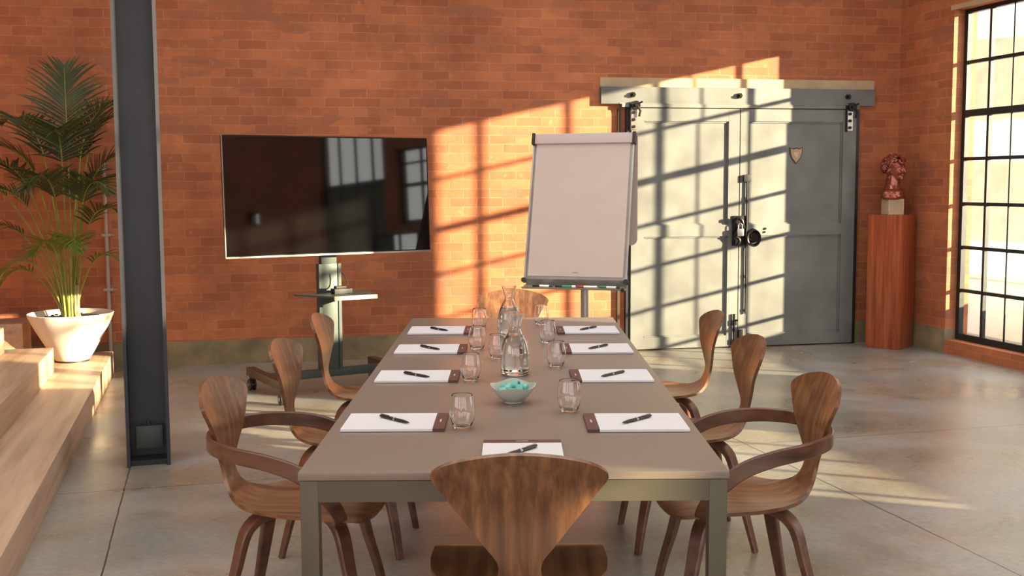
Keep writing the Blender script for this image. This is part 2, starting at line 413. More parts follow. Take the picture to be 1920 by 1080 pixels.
# right wall with windows: local x towards the camera
WIN = [  # t0,t1,z0,z1; all but the first are unseen, cut to shape sun patches
    (.745, 2.82, .115, 2.862),
    (5.10, 7.24, .58, 1.38),
    (4.58, 6.56, 1.48, 2.50),
    (6.80, 8.28, .60, 4.10),
    (9.86, 10.26, 1.66, 1.90),
]
bm = wall_mesh((-.35, 16.0), (0, HC), WIN, .22)
for f in bm.faces:
    if all(v.co.y > .219 for v in f.verts): f.material_index = 1  # outer face made pale to cut red bounce and brighten the parapet
struct(obj('wall_right', bm, ['brick', 'facade'], smooth=False, loc=CORNER, rot=(0, 0, A_RIGHT)))
bm = bmesh.new(); box(bm, .0, .742, -.006, .01, 0, .205)
box(bm, .742, .7455, -.006, .098, .115, .205)
struct(obj('baseboard_right', bm, 'dado', smooth=False, loc=CORNER, rot=(0, 0, A_RIGHT)))
bm = bmesh.new(); box(bm, .70, 2.90, -.004, .0, 2.862, 2.90)
struct(obj('trim_3', bm, 'lintel', smooth=False, loc=CORNER, rot=(0, 0, A_RIGHT)))
def window(name, t0, t1, z0, z1, vb, hb, transom=None, fw=.045, y=.10, loc=CORNER, rotz=A_RIGHT, bw=.028, depth=.045):
    w = sempty(name, loc, rotz)
    bm = bmesh.new()
    box(bm, t0, t0 + fw, y, y + depth, z0, z1); box(bm, t1 - fw, t1, y, y + depth, z0, z1)
    box(bm, t0 + fw, t1 - fw, y, y + depth, z0, z0 + fw + .01); box(bm, t0 + fw, t1 - fw, y, y + depth, z1 - fw * .7, z1)
    obj('window_frame', bm, 'steel', w, smooth=False)
    bm = bmesh.new()
    for v in vb:
        x, ww, dd = v if isinstance(v, tuple) else (v, bw, depth - .012)
        box(bm, x - ww / 2, x + ww / 2, y + .006, y + .006 + dd, z0 + fw, z1 - fw * .7)
    for h in hb: box(bm, t0 + fw, t1 - fw, y + .004, y + depth - .008, h - bw / 2, h + bw / 2)
    if vb or hb: obj('glazing_bars', bm, 'steel', w, smooth=False)
    if transom:
        bm = bmesh.new(); box(bm, t0 + fw, t1 - fw, y - .012, y + depth + .004, transom[0], transom[1])
        obj('transom', bm, 'steel', w, smooth=False)
    bm = bmesh.new(); box(bm, t0 + fw * .5, t1 - fw * .5, y + .018, y + .022, z0 + fw * .5, z1 - fw * .3)
    obj('pane', bm, 'pane', w, smooth=False)
    return w
window('window_1', *WIN[0], [(1.065, .028, .033), (1.343, .016, .006), (1.575, .034, .033), (2.045, .028, .033), (2.53, .034, .033)],
       [2.430, 1.636, 1.262, .898, .535], (1.983, 2.038))
window('window_2', *WIN[1], [5.60, 5.92, 6.28, 6.66, 7.08], [])  # unseen; span and height cut to its sun patch on the floor
window('window_3', *WIN[2], [4.90, 5.20, 5.52, 5.83, 6.14], [2.30], (1.98, 2.03))  # unseen, added to send sun onto the palm and steps
window('window_4', *WIN[3], [7.16, 7.53, 7.90], [1.35, 3.10], (2.06, 2.14))  # unseen; set for sun on the column and the screen reflection
w4 = bpy.data.objects['window_4']
bm = bmesh.new(); box(bm, 6.82, 8.26, .108, .114, .62, 2.10); obj('added_frosted_pane', bm, frosted_mat(), w4, smooth=False)  # lower sheet added to stop direct sun and glow softly
window('window_5', *WIN[4], [], [])  # unseen opening added to put sun on the near chair
# left wall and rear wall (behind the camera) with tall windows
bm = wall_mesh((-3.0, 16.0), (0, HC), [(6.0, 9.5, .9, 3.2), (10.5, 14.0, .9, 3.2)], .3)
LW = CORNER + Vector((math.sin(-A_RIGHT), math.cos(-A_RIGHT), 0)) * -9.75
bm2 = bm
for v in bm2.verts: v.co.y = -v.co.y
struct(obj('wall_left', bm2, 'brick', smooth=False, loc=LW, rot=(0, 0, A_RIGHT)))
REARP = CORNER + Vector((math.cos(A_RIGHT), math.sin(A_RIGHT), 0)) * 15.0
RH = [(-9.5, -6.6, .3, 4.1), (-6.4, -3.4, .3, 4.1), (-3.2, -.3, .3, 4.1)]  # rear openings enlarged for more frontal fill light
bm = wall_mesh((-10.1, .25), (0, HC), RH, .3)
for v in bm.verts: v.co.y = -v.co.y
struct(obj('wall_rear', bm, 'brick', smooth=False, loc=REARP, rot=(0, 0, A_RIGHT + PI / 2)))
for i, h in enumerate(RH):
    w = window('window_%d' % (6 + i), *h, [h[0] + (h[1] - h[0]) * k / 6 for k in range(1, 6)], [.9, 1.5, 2.75, 3.4], (2.05, 2.12), loc=REARP, rotz=A_RIGHT + PI / 2, y=-.16)
# ceiling; unseen deep rooflights added for soft overhead daylight (local frame of the window wall)
def ceil_mesh():
    holes = [(1.2 + 2.4 * k, 2.4 + 2.4 * k, -8.6, -1.0) for k in (0, 1, 2, 4)]
    bm = wall_mesh((-3, 16), (-9.8, .25), holes, .12)
    for v in bm.verts: v.co = Vector((v.co.x, v.co.z, HC + v.co.y))
    for h in holes:       # upstands added to keep low sun out
        a, b, c, d = h; t = .04; H = HC + .12
        for (x0, x1, y0, y1) in ((a - t, a, c, d), (b, b + t, c, d), (a - t, b + t, c - t, c), (a - t, b + t, d, d + t)):
            box(bm, x0, x1, y0, y1, H, H + .42)
    return bm, holes
bm, RL = ceil_mesh()
struct(obj('ceiling', bm, 'ceil', smooth=False, loc=CORNER, rot=(0, 0, A_RIGHT)))

# header over the door, stone lintel
bm = bmesh.new(); bbox(bm, -2.78, -.268, -.055, .0, 2.118, 2.262, .004); box(bm, -2.62, -.30, -.060, -.0005, 2.118, 2.126)
hb = struct(obj('trim_1', bm, 'door', loc=CORNER, rot=(0, 0, A_BACK)))
bm = bmesh.new(); box(bm, -2.78, -.262, -.022, .0, 2.264, 2.342)
struct(obj('trim_2', bm, 'lintel', smooth=False, loc=CORNER, rot=(0, 0, A_BACK)))

# ------------------------------------------------------------------ door
D = sempty('door_1', CORNER, A_BACK)
def leaf(x0, x1, stl, stri):
    bm = bmesh.new(); yf, yb = -.062, -.016
    z0, z1 = .012, 2.082
    box(bm, x0, x0 + stl, yf, yb, z0, z1); box(bm, x1 - stri, x1, yf, yb, z0, z1)
    for a, b in ((z0, .112), (.985, 1.085), (1.975, z1)): box(bm, x0 + stl, x1 - stri, yf + .001, yb, a, b)
    lf = obj('door_leaf', bm, 'door', D, smooth=False)
    for a, b in ((.112, .985), (1.085, 1.975)):
        bm = bmesh.new(); box(bm, x0 + stl, x1 - stri, yf + .022, yb, a, b)
        g = .012
        for (p, q, r_, s) in ((x0 + stl, x0 + stl + g, a, b), (x1 - stri - g, x1 - stri, a, b), (x0 + stl, x1 - stri, a, a + g), (x0 + stl, x1 - stri, b - g, b)):
            box(bm, p, q, yf + .012, yf + .022, r_, s)
        obj('panel', bm, 'door', lf, smooth=False)
    return lf
leaf(-2.515, -1.538, .115, .10)
leaf(-1.530, -.445, .075, .125)
bm = bmesh.new(); box(bm, -2.60, -.42, -.066, -.001, 2.090, 2.117)
obj('door_track', bm, 'door', D, smooth=False)
bm = bmesh.new(); box(bm, -.445, -.405, -.040, -.001, 0, 2.085); box(bm, -2.555, -2.52, -.05, -.001, 0, 2.085)  # left post added to give the dark shadow line beside the leaf
obj('door_post', bm, 'steel', D, smooth=False)
bm = bmesh.new(); box(bm, -2.625, -2.60, -.03, -.001, 0, 2.085)
obj('door_shadow_strip', bm, 'standbrown', D, smooth=False)  # brown strip standing in for a shadow line on the wall
def hanger(x):
    bm = bmesh.new(); box(bm, x - .030, x + .030, -.074, -.062, 1.90, 2.13)
    h = obj('hanger_bracket', bm, 'silver', D, smooth=False)
    bm = bmesh.new()
    box(bm, x - .036, x - .024, -.082, -.062, 1.89, 2.12)
    for z in (1.925, 1.985, 2.045): cyl(bm, (x, -.074, z), (x, -.088, z), .013, 10)
    obj('bolts', bm, 'iron', h)
    bm = bmesh.new()
    cyl(bm, (x + .015, -.066, 2.105), (x + .015, -.098, 2.105), .038, 20); cyl(bm, (x + .015, -.098, 2.105), (x + .015, -.112, 2.105), .014, 12)
    tube(bm, [(x + .03, -.09, 2.10), (x + .055, -.095, 2.06), (x + .045, -.09, 2.01)], .010, 8)
    tube(bm, [(x + .03, -.09, 2.115), (x + .07, -.10, 2.135)], .008, 8)
    obj('roller_wheel', bm, 'iron', h)
hanger(-.515); hanger(-2.50)
for x in (-2.505, -1.545, -.53):
    bm = bmesh.new(); cyl(bm, (x, -.055, 2.195), (x, -.078, 2.195), .024, 6); cyl(bm, (x, -.078, 2.195), (x, -.095, 2.195), .011, 10)
    obj('track_bolt', bm, 'iron', D)
# long vertical bolt rod, latch box
bm = bmesh.new(); cyl(bm, (-1.470, -.078, .30), (-1.470, -.078, 1.52), .009, 10)
for z in (.32, .62, 1.05, 1.30): box(bm, -1.488, -1.452, -.080, -.061, z, z + .02)
bbox(bm, -1.505, -1.435, -.092, -.061, 1.455, 1.515, .005)
obj('bolt_rod', bm, 'steel', D)
bm = bmesh.new()
for z in (.03, .20): bbox(bm, -1.60, -1.55, -.082, -.061, z, z + .045, .004)
cyl(bm, (-1.575, -.078, .008), (-1.575, -.078, .30), .010, 10); cyl(bm, (-1.575, -.078, .245), (-1.545, -.10, .245), .008, 8)
bbox(bm, -1.53, -1.49, -.082, -.061, .03, .16, .004)
obj('foot_bolt', bm, 'iron', D)
# big twisted latch + padlocks
bm = bmesh.new()
bbox(bm, -1.60, -1.47, -.074, -.061, .90, 1.16, .006)
tube(bm, catmull([(-1.60, -.085, 1.10), (-1.575, -.11, 1.14), (-1.53, -.115, 1.12), (-1.52, -.11, 1.06), (-1.56, -.105, 1.03), (-1.585, -.1, .99), (-1.545, -.105, .95), (-1.56, -.1, .90)], 5), .014, 10)
obj('latch', bm, 'iron', D)
bm = bmesh.new(); bbox(bm, -1.575, -1.515, -.132, -.105, .985, 1.05, .008)
p1 = obj('padlock', bm, 'chrome', D)
bm = bmesh.new(); tube(bm, [(-1.562, -.118, 1.04), (-1.562, -.118, 1.075)] + [(-1.545 + .017 * math.cos(a), -.118, 1.075 + .02 * math.sin(a)) for a in [PI * (1 - k / 8) for k in range(9)]] + [(-1.528, -.118, 1.04)], .005, 8)
obj('shackle', bm, 'chrome', p1)
bm = bmesh.new(); lathe(bm, [(0, 0), (.058, 0), (.062, .006), (.050, .014), (.03, .012), (.028, .02), (0, .022)], 24)
rz = Matrix.Translation((-1.405, -.061, .985)) @ Matrix.Rotation(PI / 2, 4, 'X')
b2 = bmesh.new(); merge(b2, bm, rz)
for k in range(3):
    rr = .050 + .006 * k
    tube(b2, [(-1.41 + rr * math.cos(a), -.085 - .008 * k, .965 + rr * 1.15 * math.sin(a)) for a in [2 * PI * q / 20 for q in range(21)]], .006, 8)
obj('ring_handle', b2, 'iron', D)
bm = bmesh.new(); cyl(bm, (-1.29, -.061, 1.045), (-1.29, -.070, 1.045), .010, 12); cyl(bm, (-1.295, -.061, 1.015), (-1.295, -.070, 1.015), .008, 12)
obj('keyhole_stud', bm, 'iron', D)
# shield emblem
def shield(s, y0, y1):
    pts = [(-.052, .055), (-.028, .045), (0, .052), (.028, .045), (.052, .055), (.050, .01), (.034, -.03), (0, -.068), (-.034, -.03), (-.050, .01)]
    b = bmesh.new(); prism(b, [(-1.005 + x * s, 1.690 + z * s) for x, z in pts], y0, y1); return b
em = obj('shield_emblem', shield(1.22, -.046, -.041), 'standbrown', D, smooth=False)
obj('shield_face', shield(1.0, -.052, -.046), 'lintel', em, smooth=False)
b = shield(.45, -.056, -.052); obj('shield_relief', b, 'plinth', em, smooth=False)

# ------------------------------------------------------------------ steps
def steps():
    t = thing('wooden_steps', 'wide pale oak steps running along the left side of the room', 'steps', room(0, 0), A_ROOM)
    for k, (x1, yend) in enumerate(((-.715, 9.13), (-1.032, 8.215), (-1.315, 8.47 - .42))):
        bm = bmesh.new(); bbox(bm, -3.6, x1, .2, yend, .17 * k, .17 * (k + 1) - .0005, .006)
        s = obj('step', bm, 'stepwood', t)
    bm = bmesh.new(); bbox(bm, -3.6, -1.30, 8.72, 9.12, .17, .455, .004)
    obj('end_block', bm, 'stepwood', t)
    return t
steps()

# ------------------------------------------------------------------ steel column
CB = Vector((-1.985, 5.655, 0))
t = struct(thing('steel_column', 'charcoal painted steel column between steps and table', 'column', CB, R(17)))
bm = bmesh.new()
box(bm, 0, .017, 0, .30, 0, HC); box(bm, .198, .215, 0, .30, 0, HC); box(bm, .017, .198, .150, .163, 0, HC)
obj('column_shaft', bm, 'steelcol', t, smooth=False)
bm = bmesh.new(); bbox(bm, .045, .180, .090, .149, .075, .195, .005)
o = obj('junction_box', bm, 'stand', t)
bm = bmesh.new(); bbox(bm, .052, .173, .085, .091, .083, .187, .002); cyl(bm, (.11, .12, .19), (.11, .12, .215), .008, 10)
obj('box_cover', bm, 'stand', o)
bm = bmesh.new(); box(bm, .018, .197, .03, .149, .0, .028)
obj('foot_plate', bm, 'steel', t, smooth=False)

# conduit on the back wall behind the palm
cd = thing('wall_conduit', 'thin pale grey conduit running up brick wall behind palm', 'pipe', CORNER, A_BACK)
bm = bmesh.new(); cyl(bm, (-6.80, -.03, 0), (-6.80, -.03, 1.62), .015, 12)
obj('tube', bm, 'conduit', cd)
for z in (.62, 1.05):
    bm = bmesh.new(); bbox(bm, -6.835, -6.765, -.048, 0, z, z + .022, .003); cyl(bm, (-6.765, -.03, z + .01), (-6.74, -.03, z + .01), .006, 8)
    obj('clamp', bm, 'conduit', cd)

# ------------------------------------------------------------------ table
TX0, TX1, TY0, TY1, TZ = -.530, .533, 2.700, 5.905, .74
t = thing('conference_table', 'long taupe conference table with bronze grey metal frame', 'table', (0, 0, 0))
bm = bmesh.new(); bbox(bm, TX0, TX1, TY0, TY1, TZ - .019, TZ, .003)
obj('tabletop', bm, 'tabletop', t)
bm = bmesh.new(); zt, zb = TZ - .021, TZ - .074; q = .045
box(bm, TX0 + .004 + q, TX1 - .004 - q, TY0 + .004, TY0 + .03, zb, zt); box(bm, TX0 + .004 + q, TX1 - .004 - q, TY1 - .03, TY1 - .004, zb, zt)
box(bm, TX0 + .004, TX0 + .03, TY0 + .004 + q, TY1 - .004 - q, zb, zt); box(bm, TX1 - .03, TX1 - .004, TY0 + .004 + q, TY1 - .004 - q, zb, zt)
obj('apron', bm, 'tableframe', t, smooth=False)
for x in (TX0 + .004, TX1 - .004 - q):
    for y in (TY0 + .004, TY1 - .004 - q):
        bm = bmesh.new(); bbox(bm, x, x + q, y, y + q, 0, zt, .003); obj('leg', bm, 'tableframe', t)

# ------------------------------------------------------------------ chairs
def pchip(xs, ys, x):
    n = len(xs); h = [xs[i + 1] - xs[i] for i in range(n - 1)]; d = [(ys[i + 1] - ys[i]) / h[i] for i in range(n - 1)]
    m = [0] * n; m[0] = d[0]; m[-1] = d[-1]
    for i in range(1, n - 1): m[i] = 0 if d[i - 1] * d[i] <= 0 else 2 * d[i - 1] * d[i] / (d[i - 1] + d[i])
    i = 0
    while i < n - 2 and x > xs[i + 1]: i += 1
    s = (x - xs[i]) / h[i]
    return (2 * s ** 3 - 3 * s * s + 1) * ys[i] + (s ** 3 - 2 * s * s + s) * h[i] * m[i] + (-2 * s ** 3 + 3 * s * s) * ys[i + 1] + (s ** 3 - s * s) * h[i] * m[i + 1]
PROF = [  # x forward, z, half width, back cup, seat edge lift
    (.262, .428, .215, 0, 0), (.235, .441, .228, 0, 0), (.19, .447, .234, 0, .0), (.10, .446, .236, 0, .10), (0, .440, .228, 0, .25), (-.09, .436, .192, 0, .45),
    (-.155, .441, .140, 0, .55), (-.200, .460, .095, .1, .4), (-.228, .495, .060, .2, .1), (-.243, .545, .050, .3, 0), (-.245, .60, .088, .5, 0), (-.246, .66, .136, .6, 0),
    (-.258, .715, .179, .65, 0), (-.276, .77, .2175, .65, 0), (-.301, .832, .2175, .65, 0)]
def shell_rows():
    cm = catmull([(p[0], p[1]) for p in PROF], 12)
    S = [0]
    for a, b in zip(cm[:-1], cm[1:]): S.append(S[-1] + math.hypot(b[0] - a[0], b[1] - a[1]))
    ks = [S[min(i * 12, len(S) - 1)] for i in range(len(PROF))]
    Lt = S[-1]
    def at(s):
        i = 0
        while i < len(S) - 2 and S[i + 1] < s: i += 1
        f = (s - S[i]) / max(1e-9, S[i + 1] - S[i]); return cm[i][0] + (cm[i + 1][0] - cm[i][0]) * f, cm[i][1] + (cm[i + 1][1] - cm[i][1]) * f
    D1, D2 = .055, .095
    ss = [D1 * (k / 9) ** 2 for k in range(9)] + [D1 + (Lt - D1 - D2) * k / 46 for k in range(47)] + [Lt - D2 * (1 - k / 16) ** 2.3 for k in range(1, 17)]
    rows = []
    for s in ss:
        w = pchip(ks, [p[2] for p in PROF], s)
        if s < D1: w *= math.sin(PI / 2 * (max(s, 2e-5) / D1) ** .42)
        if Lt - s < D2: w *= (1 - (1 - max(Lt - s, 2e-5) / D2) ** 1.8) ** .56
        x, z = at(s); x2, z2 = at(min(Lt, s + .004)); x1, z1 = at(max(0, s - .004))
        tx, tz = x2 - x1, z2 - z1; l = math.hypot(tx, tz); tx /= l; tz /= l
        rows.append((s, x, z, w, tx, tz, pchip(ks, [p[3] for p in PROF], s), pchip(ks, [p[4] for p in PROF], s)))
    return rows, Lt
def shell_part(rows, th=.012, nv=16):
    bm = bmesh.new(); top = []; bot = []
    for (s, x, z, w, tx, tz, kb, kz) in rows:
        nx, nz = tz, -tx       # normal; for back rows points forward
        if nz < 0 and abs(tx) > abs(tz): nx, nz = -nx, -nz
        nx, nz = (tz, -tx)
        ra, rb = [], []
        for k in range(nv + 1):
            v = (-1 + 2 * k / nv) * w
            # sitter's side is +n where n = (tz,-tx) (up for seat as tx<0, forward for back as tz>0)
            c = (kb + kz) * v * v
            px, pz = x + nx * c, z + nz * c
            ra.append(bm.verts.new((px, v, pz))); rb.append(bm.verts.new((px - nx * th, v, pz - nz * th)))
        top.append(ra); bot.append(rb)
    n = len(rows)
    for i in range(n - 1):
        for k in range(nv):
            bm.faces.new([top[i][k], top[i][k + 1], top[i + 1][k + 1], top[i + 1][k]]); bm.faces.new([bot[i][k], bot[i + 1][k], bot[i + 1][k + 1], bot[i][k + 1]])
        for k in (0, nv): bm.faces.new([top[i][k], top[i + 1][k], bot[i + 1][k], bot[i][k]])
    for i in (0, n - 1):
        for k in range(nv): bm.faces.new([top[i][k], bot[i][k], bot[i][k + 1], top[i][k + 1]])
    return bm
ROWS, LT = shell_rows()
def leg_bm(sx, sy):
    bm = bmesh.new()
    fx, fy = (.245, .215) if sx > 0 else (.255, .225)
    pts = [(0.02, .02, .4165), (.07, .065, .4165), (.115, .105, .408), (.145, .132, .38), (.160, .146, .34), (.175, .158, .27), (.205, .184, .14), (fx * .93, fy * .93, .0)]
    cm = catmull(pts, 5); rows = []
    d = Vector((1, .9, 0)).normalized()
    n = len(cm)
    for i, p in enumerate(cm):
        f = i / (n - 1)
        z = p[2]; g = min(1, max(0, (z) / .40))
        wd = .030 + .022 * g; th = .017 + .010 * g
        rows.append(((p[0] * sx, p[1] * sy, z), (d.x * sx * .5, d.y * sy * .5, .6) if z > .36 else (d.x * sx, d.y * sy, .2), wd, th))
    ribbon(bm, rows, .35)
    return bm
def arm_bm():
    bm = bmesh.new()
    half = [((-.2805, 0, .655), (-1, 0, 0), .044), ((-.272, .10, .655), (-1, .25, 0), .044), ((-.225, .205, .652), (-.8, .6, 0), .045), ((-.135, .272, .645), (-.35, 1, 0), .047), ((-.03, .297, .630), (0, 1, 0), .048),
            ((.06, .297, .598), (.05, 1, .1), .048), ((.125, .287, .545), (.2, 1, .0), .047), ((.162, .268, .490), (.4, 1, -.1), .044), ((.170, .235, .445), (.4, .8, -.6), .041), ((.150, .19, .4195), (.1, .3, -1), .038), ((.10, .12, .4155), (0, .1, -1), .034)]
    seq = [((p[0], -p[1], p[2]), (n[0], -n[1], n[2]), w) for p, n, w in half[::-1]] + half[1:]
    flat = [(*p, *n, w) for p, n, w in seq]
    cm = catmull(flat, 5)
    ribbon(bm, [(c[0:3], c[3:6], c[6], .017) for c in cm], .4)
    return bm
ME = {}
def make_chair(name, label, cat, arms, loc, rz, group):
    t = thing(name, label, cat, loc, rz, group)
    si = next(i for i, r_ in enumerate(ROWS) if r_[2] > .50 and r_[1] < -.2)
    obj('backrest', shell_part(ROWS[si:]), 'walnut', t, angle=50); obj('seat', shell_part(ROWS[:si + 1]), 'walnutx', t, angle=50)
    for sx in (1, -1):
        for sy in (1, -1): obj('leg', leg_bm(sx, sy), 'walnutdark', t)
    bm = bmesh.new(); bbox(bm, -.13, .15, -.075, .075, .4175, .4285, .004)
    obj('seat_support', bm, 'walnutdark', t)
    if arms: obj('armrest', arm_bm(), 'walnutdark', t)
    return t
CH = 'chairs around the conference table'
side = make_chair('dining_chair', 'walnut bentwood chair without arms at the near end of table, seen from behind', 'chair', False, (.015, 2.825, 0), R(90), CH)
arm = make_chair('armchair', 'walnut bentwood armchair at the near left corner of table', 'chair', True, (-.672, 3.53, 0), R(-4), CH)
index_children(None)
def put(src, label, x, y, deg):
    c = dup_tree(src); c.location = (x, y, 0); c.rotation_euler = (0, 0, R(deg)); c['label'] = label; return c
put(arm, 'walnut bentwood armchair at the near right corner of table', .722, 3.55, 184)
put(side, 'armless walnut chair on the left between the armchair and chair nearest the screen', -.652, 4.44, -4)
put(side, 'armless walnut chair on the left side, farthest along, beside the screen stand', -.655, 5.34, -2)
put(side, 'armless walnut chair on the right directly beyond the right armchair', .700, 4.48, 184)
put(side, 'armless walnut chair on the right side nearest the grey double door', .705, 5.38, 182)
put(side, 'armless walnut chair at the far end of table below the flip chart', .004, 6.27, -90)

# ------------------------------------------------------------------ pads, pens
def pad(label, x0, x1, y0, y1, strip):
    """strip: side of the brown binding, 'r','l' or 'f' (far)"""
    z = TZ + .0005
    cx, cy = (x0 + x1) / 2, (y0 + y1) / 2; hx, hy = (x1 - x0) / 2, (y1 - y0) / 2
    t = thing('notepad', label, 'notepad', (cx, cy, z), 0, 'notepads laid out on the table')
    s = .034
    a = dict(r=(-hx, hx - s, -hy, hy), l=(-hx + s, hx, -hy, hy), f=(-hx, hx, -hy, hy - s))[strip]
    b = dict(r=(hx - s, hx, -hy, hy), l=(-hx, -hx + s, -hy, hy), f=(-hx, hx, hy - s, hy))[strip]
    bm = bmesh.new(); box(bm, a[0], a[1], a[2], a[3], .0015, .0085); obj('paper_block', bm, 'paper', t, smooth=False)
    bm = bmesh.new(); box(bm, -hx, hx, -hy, hy, 0, .0014); obj('backing_card', bm, 'maroon', t, smooth=False)
    bm = bmesh.new(); box(bm, b[0], b[1], b[2], b[3], .0015, .0092); st = obj('binding_strip', bm, 'maroon', t, smooth=False)
    bm = bmesh.new(); mx, my = (b[0] + b[1]) / 2, (b[2] + b[3]) / 2
    if strip == 'f': box(bm, mx - .016, mx + .016, my - .002, my + .002, .0092, .0095)
    else: box(bm, mx - .0022, mx + .0022, my - .018, my + .018, .0092, .0095)
    obj('printed_mark', bm, 'mark', st, smooth=False)
def pen(label, x, y, ang, grey, ln=.142, z=TZ + .0092, tip=None):
    t = thing('pen', label, 'pen', (x, y, z + .0052), R(ang), 'pens lying on the notepads')
    L = ln / 2
    def rot(b): 
        m = Matrix.Rotation(PI / 2, 4, 'Y'); o = bmesh.new(); merge(o, b, m); return o
    b = bmesh.new(); lathe(b, [(0, -L), (.0035, -L + .001), (.0050, -L + .012), (.0052, 0), (.0050, L - .025), (.0030, L - .008), (.0010, L), (0, L)], 14)
    obj('barrel', rot(b), 'pengrey' if grey else 'pen', t)
    b = bmesh.new(); lathe(b, [(.0053, -.004), (.0056, -.002), (.0056, .002), (.0053, .004)], 14)
    obj('ring', rot(b), 'chrome', t)
    b = bmesh.new(); box(b, -L + .004, -L + .045, -.0012, .0012, .0052, .0068); obj('clip', b, 'chrome' if grey else 'pen', t, smooth=False)
    if tip:
        b = bmesh.new(); lathe(b, [(0, L - .016), (.0045, L - .016), (.0036, L - .006), (.0012, L + .0005), (0, L + .0005)], 14); obj('tip', rot(b), tip, t)
LP = [('nearest left notepad, beside the left armchair', 3.155, 3.380, 3.268, 's'), ('left notepad second from the near end', 3.950, 4.175, 4.045, ''), ('left notepad third from the near end', 4.620, 4.862, 4.728, ''), ('left notepad at the far end of the row', 5.228, 5.490, 5.335, '')]
for i, (nm, y0, y1, py, _) in enumerate(LP):
    pad('white notepad with brown right edge, ' + ['in front of the left armchair', 'second from the near end on the left side', 'third from the near end on the left side', 'last on the left, beside the screen'][i], -.494, -.196, y0, y1, 'r')
    pen('black pen on the ' + nm, -.350, py, [-47, -44, -50, -50][i], False)
RP = [('nearest right notepad, beside the right armchair', 3.135, 3.362, 3.252), ('right notepad second from the near end', 3.935, 4.175, 4.043), ('right notepad third from the near end', 4.608, 4.862, 4.733), ('right notepad at the far end, red tip', 5.220, 5.468, 5.350)]
for i, (nm, y0, y1, py) in enumerate(RP):
    pad('white notepad with brown left edge, ' + ['in front of the right armchair', 'second from the near end on the right side', 'third from the near end on the right side', 'last on the right, towards the double door'][i], .214, .505, y0, y1, 'l')
    pen('grey pen on the ' + nm, .366, py, [-133, -132, -130, -128][i], True, tip='red' if i == 3 else None)
pad('white notepad with brown far edge, in front of the near end chair', -.080, .131, 2.722, 3.012, 'f')
pen('slim grey pen on the notepad at the near end of table', .020, 2.868, -128, True)

# ------------------------------------------------------------------ glassware
def tumbler_mesh():
    o = [(0, .0), (.021, .0), (.0245, .002), (.030, .014), (.0355, .032), (.0375, .048), (.0365, .066), (.0335, .084), (.0305, .100)]
    i = [(.0296, .1002), (.0326, .084), (.0356, .066), (.0366, .048), (.0346, .032), (.0288, .0155), (.021, .008), (0, .0075)]
    bm = bmesh.new(); lathe(bm, catmull(o, 3) + catmull(i, 3), 40)
    bmesh.ops.remove_doubles(bm, verts=bm.verts[:], dist=1e-6)
    return bm
g0 = obj('drinking_glass', tumbler_mesh(), 'glass', angle=80)
GL = [(-.146, 3.20, 'empty stemless glass beside the nearest left notepad'), (-.150, 3.99, 'empty stemless glass beside the second left notepad from the near end'), (-.150, 4.76, 'empty stemless glass beside the third left notepad from the near end'), (-.160, 5.44, 'empty stemless glass beside the farthest left notepad'),
      (.176, 3.43, 'empty stemless glass to the right of the mint bowl'), (.170, 4.29, 'empty stemless glass just right of the near carafe'), (.158, 4.95, 'empty stemless glass between the third and farthest right notepads'), (.146, 5.60, 'empty stemless glass nearest the far end chair'),
      (-.060, 4.50, 'empty stemless glass half hidden behind the near carafe')]
for i, (x, y, lb) in enumerate(GL):
    g = g0 if i == 0 else g0.copy()
    if i: COL.objects.link(g)
    g.location = (x, y, TZ + .0004); tag(g, lb, 'glass', 'drinking glasses on the table')
def carafe(label, x, y, level):
    t = thing('water_carafe', label, 'carafe', (x, y, TZ + .0004), 0, 'glass carafes on the table')
    o = [(0, 0), (.040, 0), (.0495, .003), (.0535, .014), (.0540, .050), (.0520, .090), (.0455, .120), (.0330, .145), (.0235, .165), (.0215, .178), (.0250, .200), (.0320, .224), (.0355, .232)]
    i = [(.0335, .232), (.0300, .223), (.0228, .200), (.0192, .178), (.0210, .164), (.0305, .143), (.0430, .118), (.0496, .090), (.0516, .050), (.0510, .018), (.045, .010), (0, .009)]
    bm = bmesh.new(); lathe(bm, catmull(o, 4) + catmull(i, 4), 48); bmesh.ops.remove_doubles(bm, verts=bm.verts[:], dist=1e-6)
    obj('glass_body', bm, 'glass', t, angle=80)
    ic = catmull([p for p in i[::-1] if p[0] > .0], 6)
    pr = [(0, .0094)] + [(r - .0004, z + .0004) for r, z in ic if z < level]; pr += [(pr[-1][0], level), (0, level)]
    bm = bmesh.new(); lathe(bm, pr, 48); obj('water', bm, 'water', t, angle=60)
carafe('tall glass carafe of water in the middle of the table, behind the mint bowl', .010, 4.125, .150)
carafe('glass carafe of water farther along, before the far end chair', -.014, 5.20, .135)
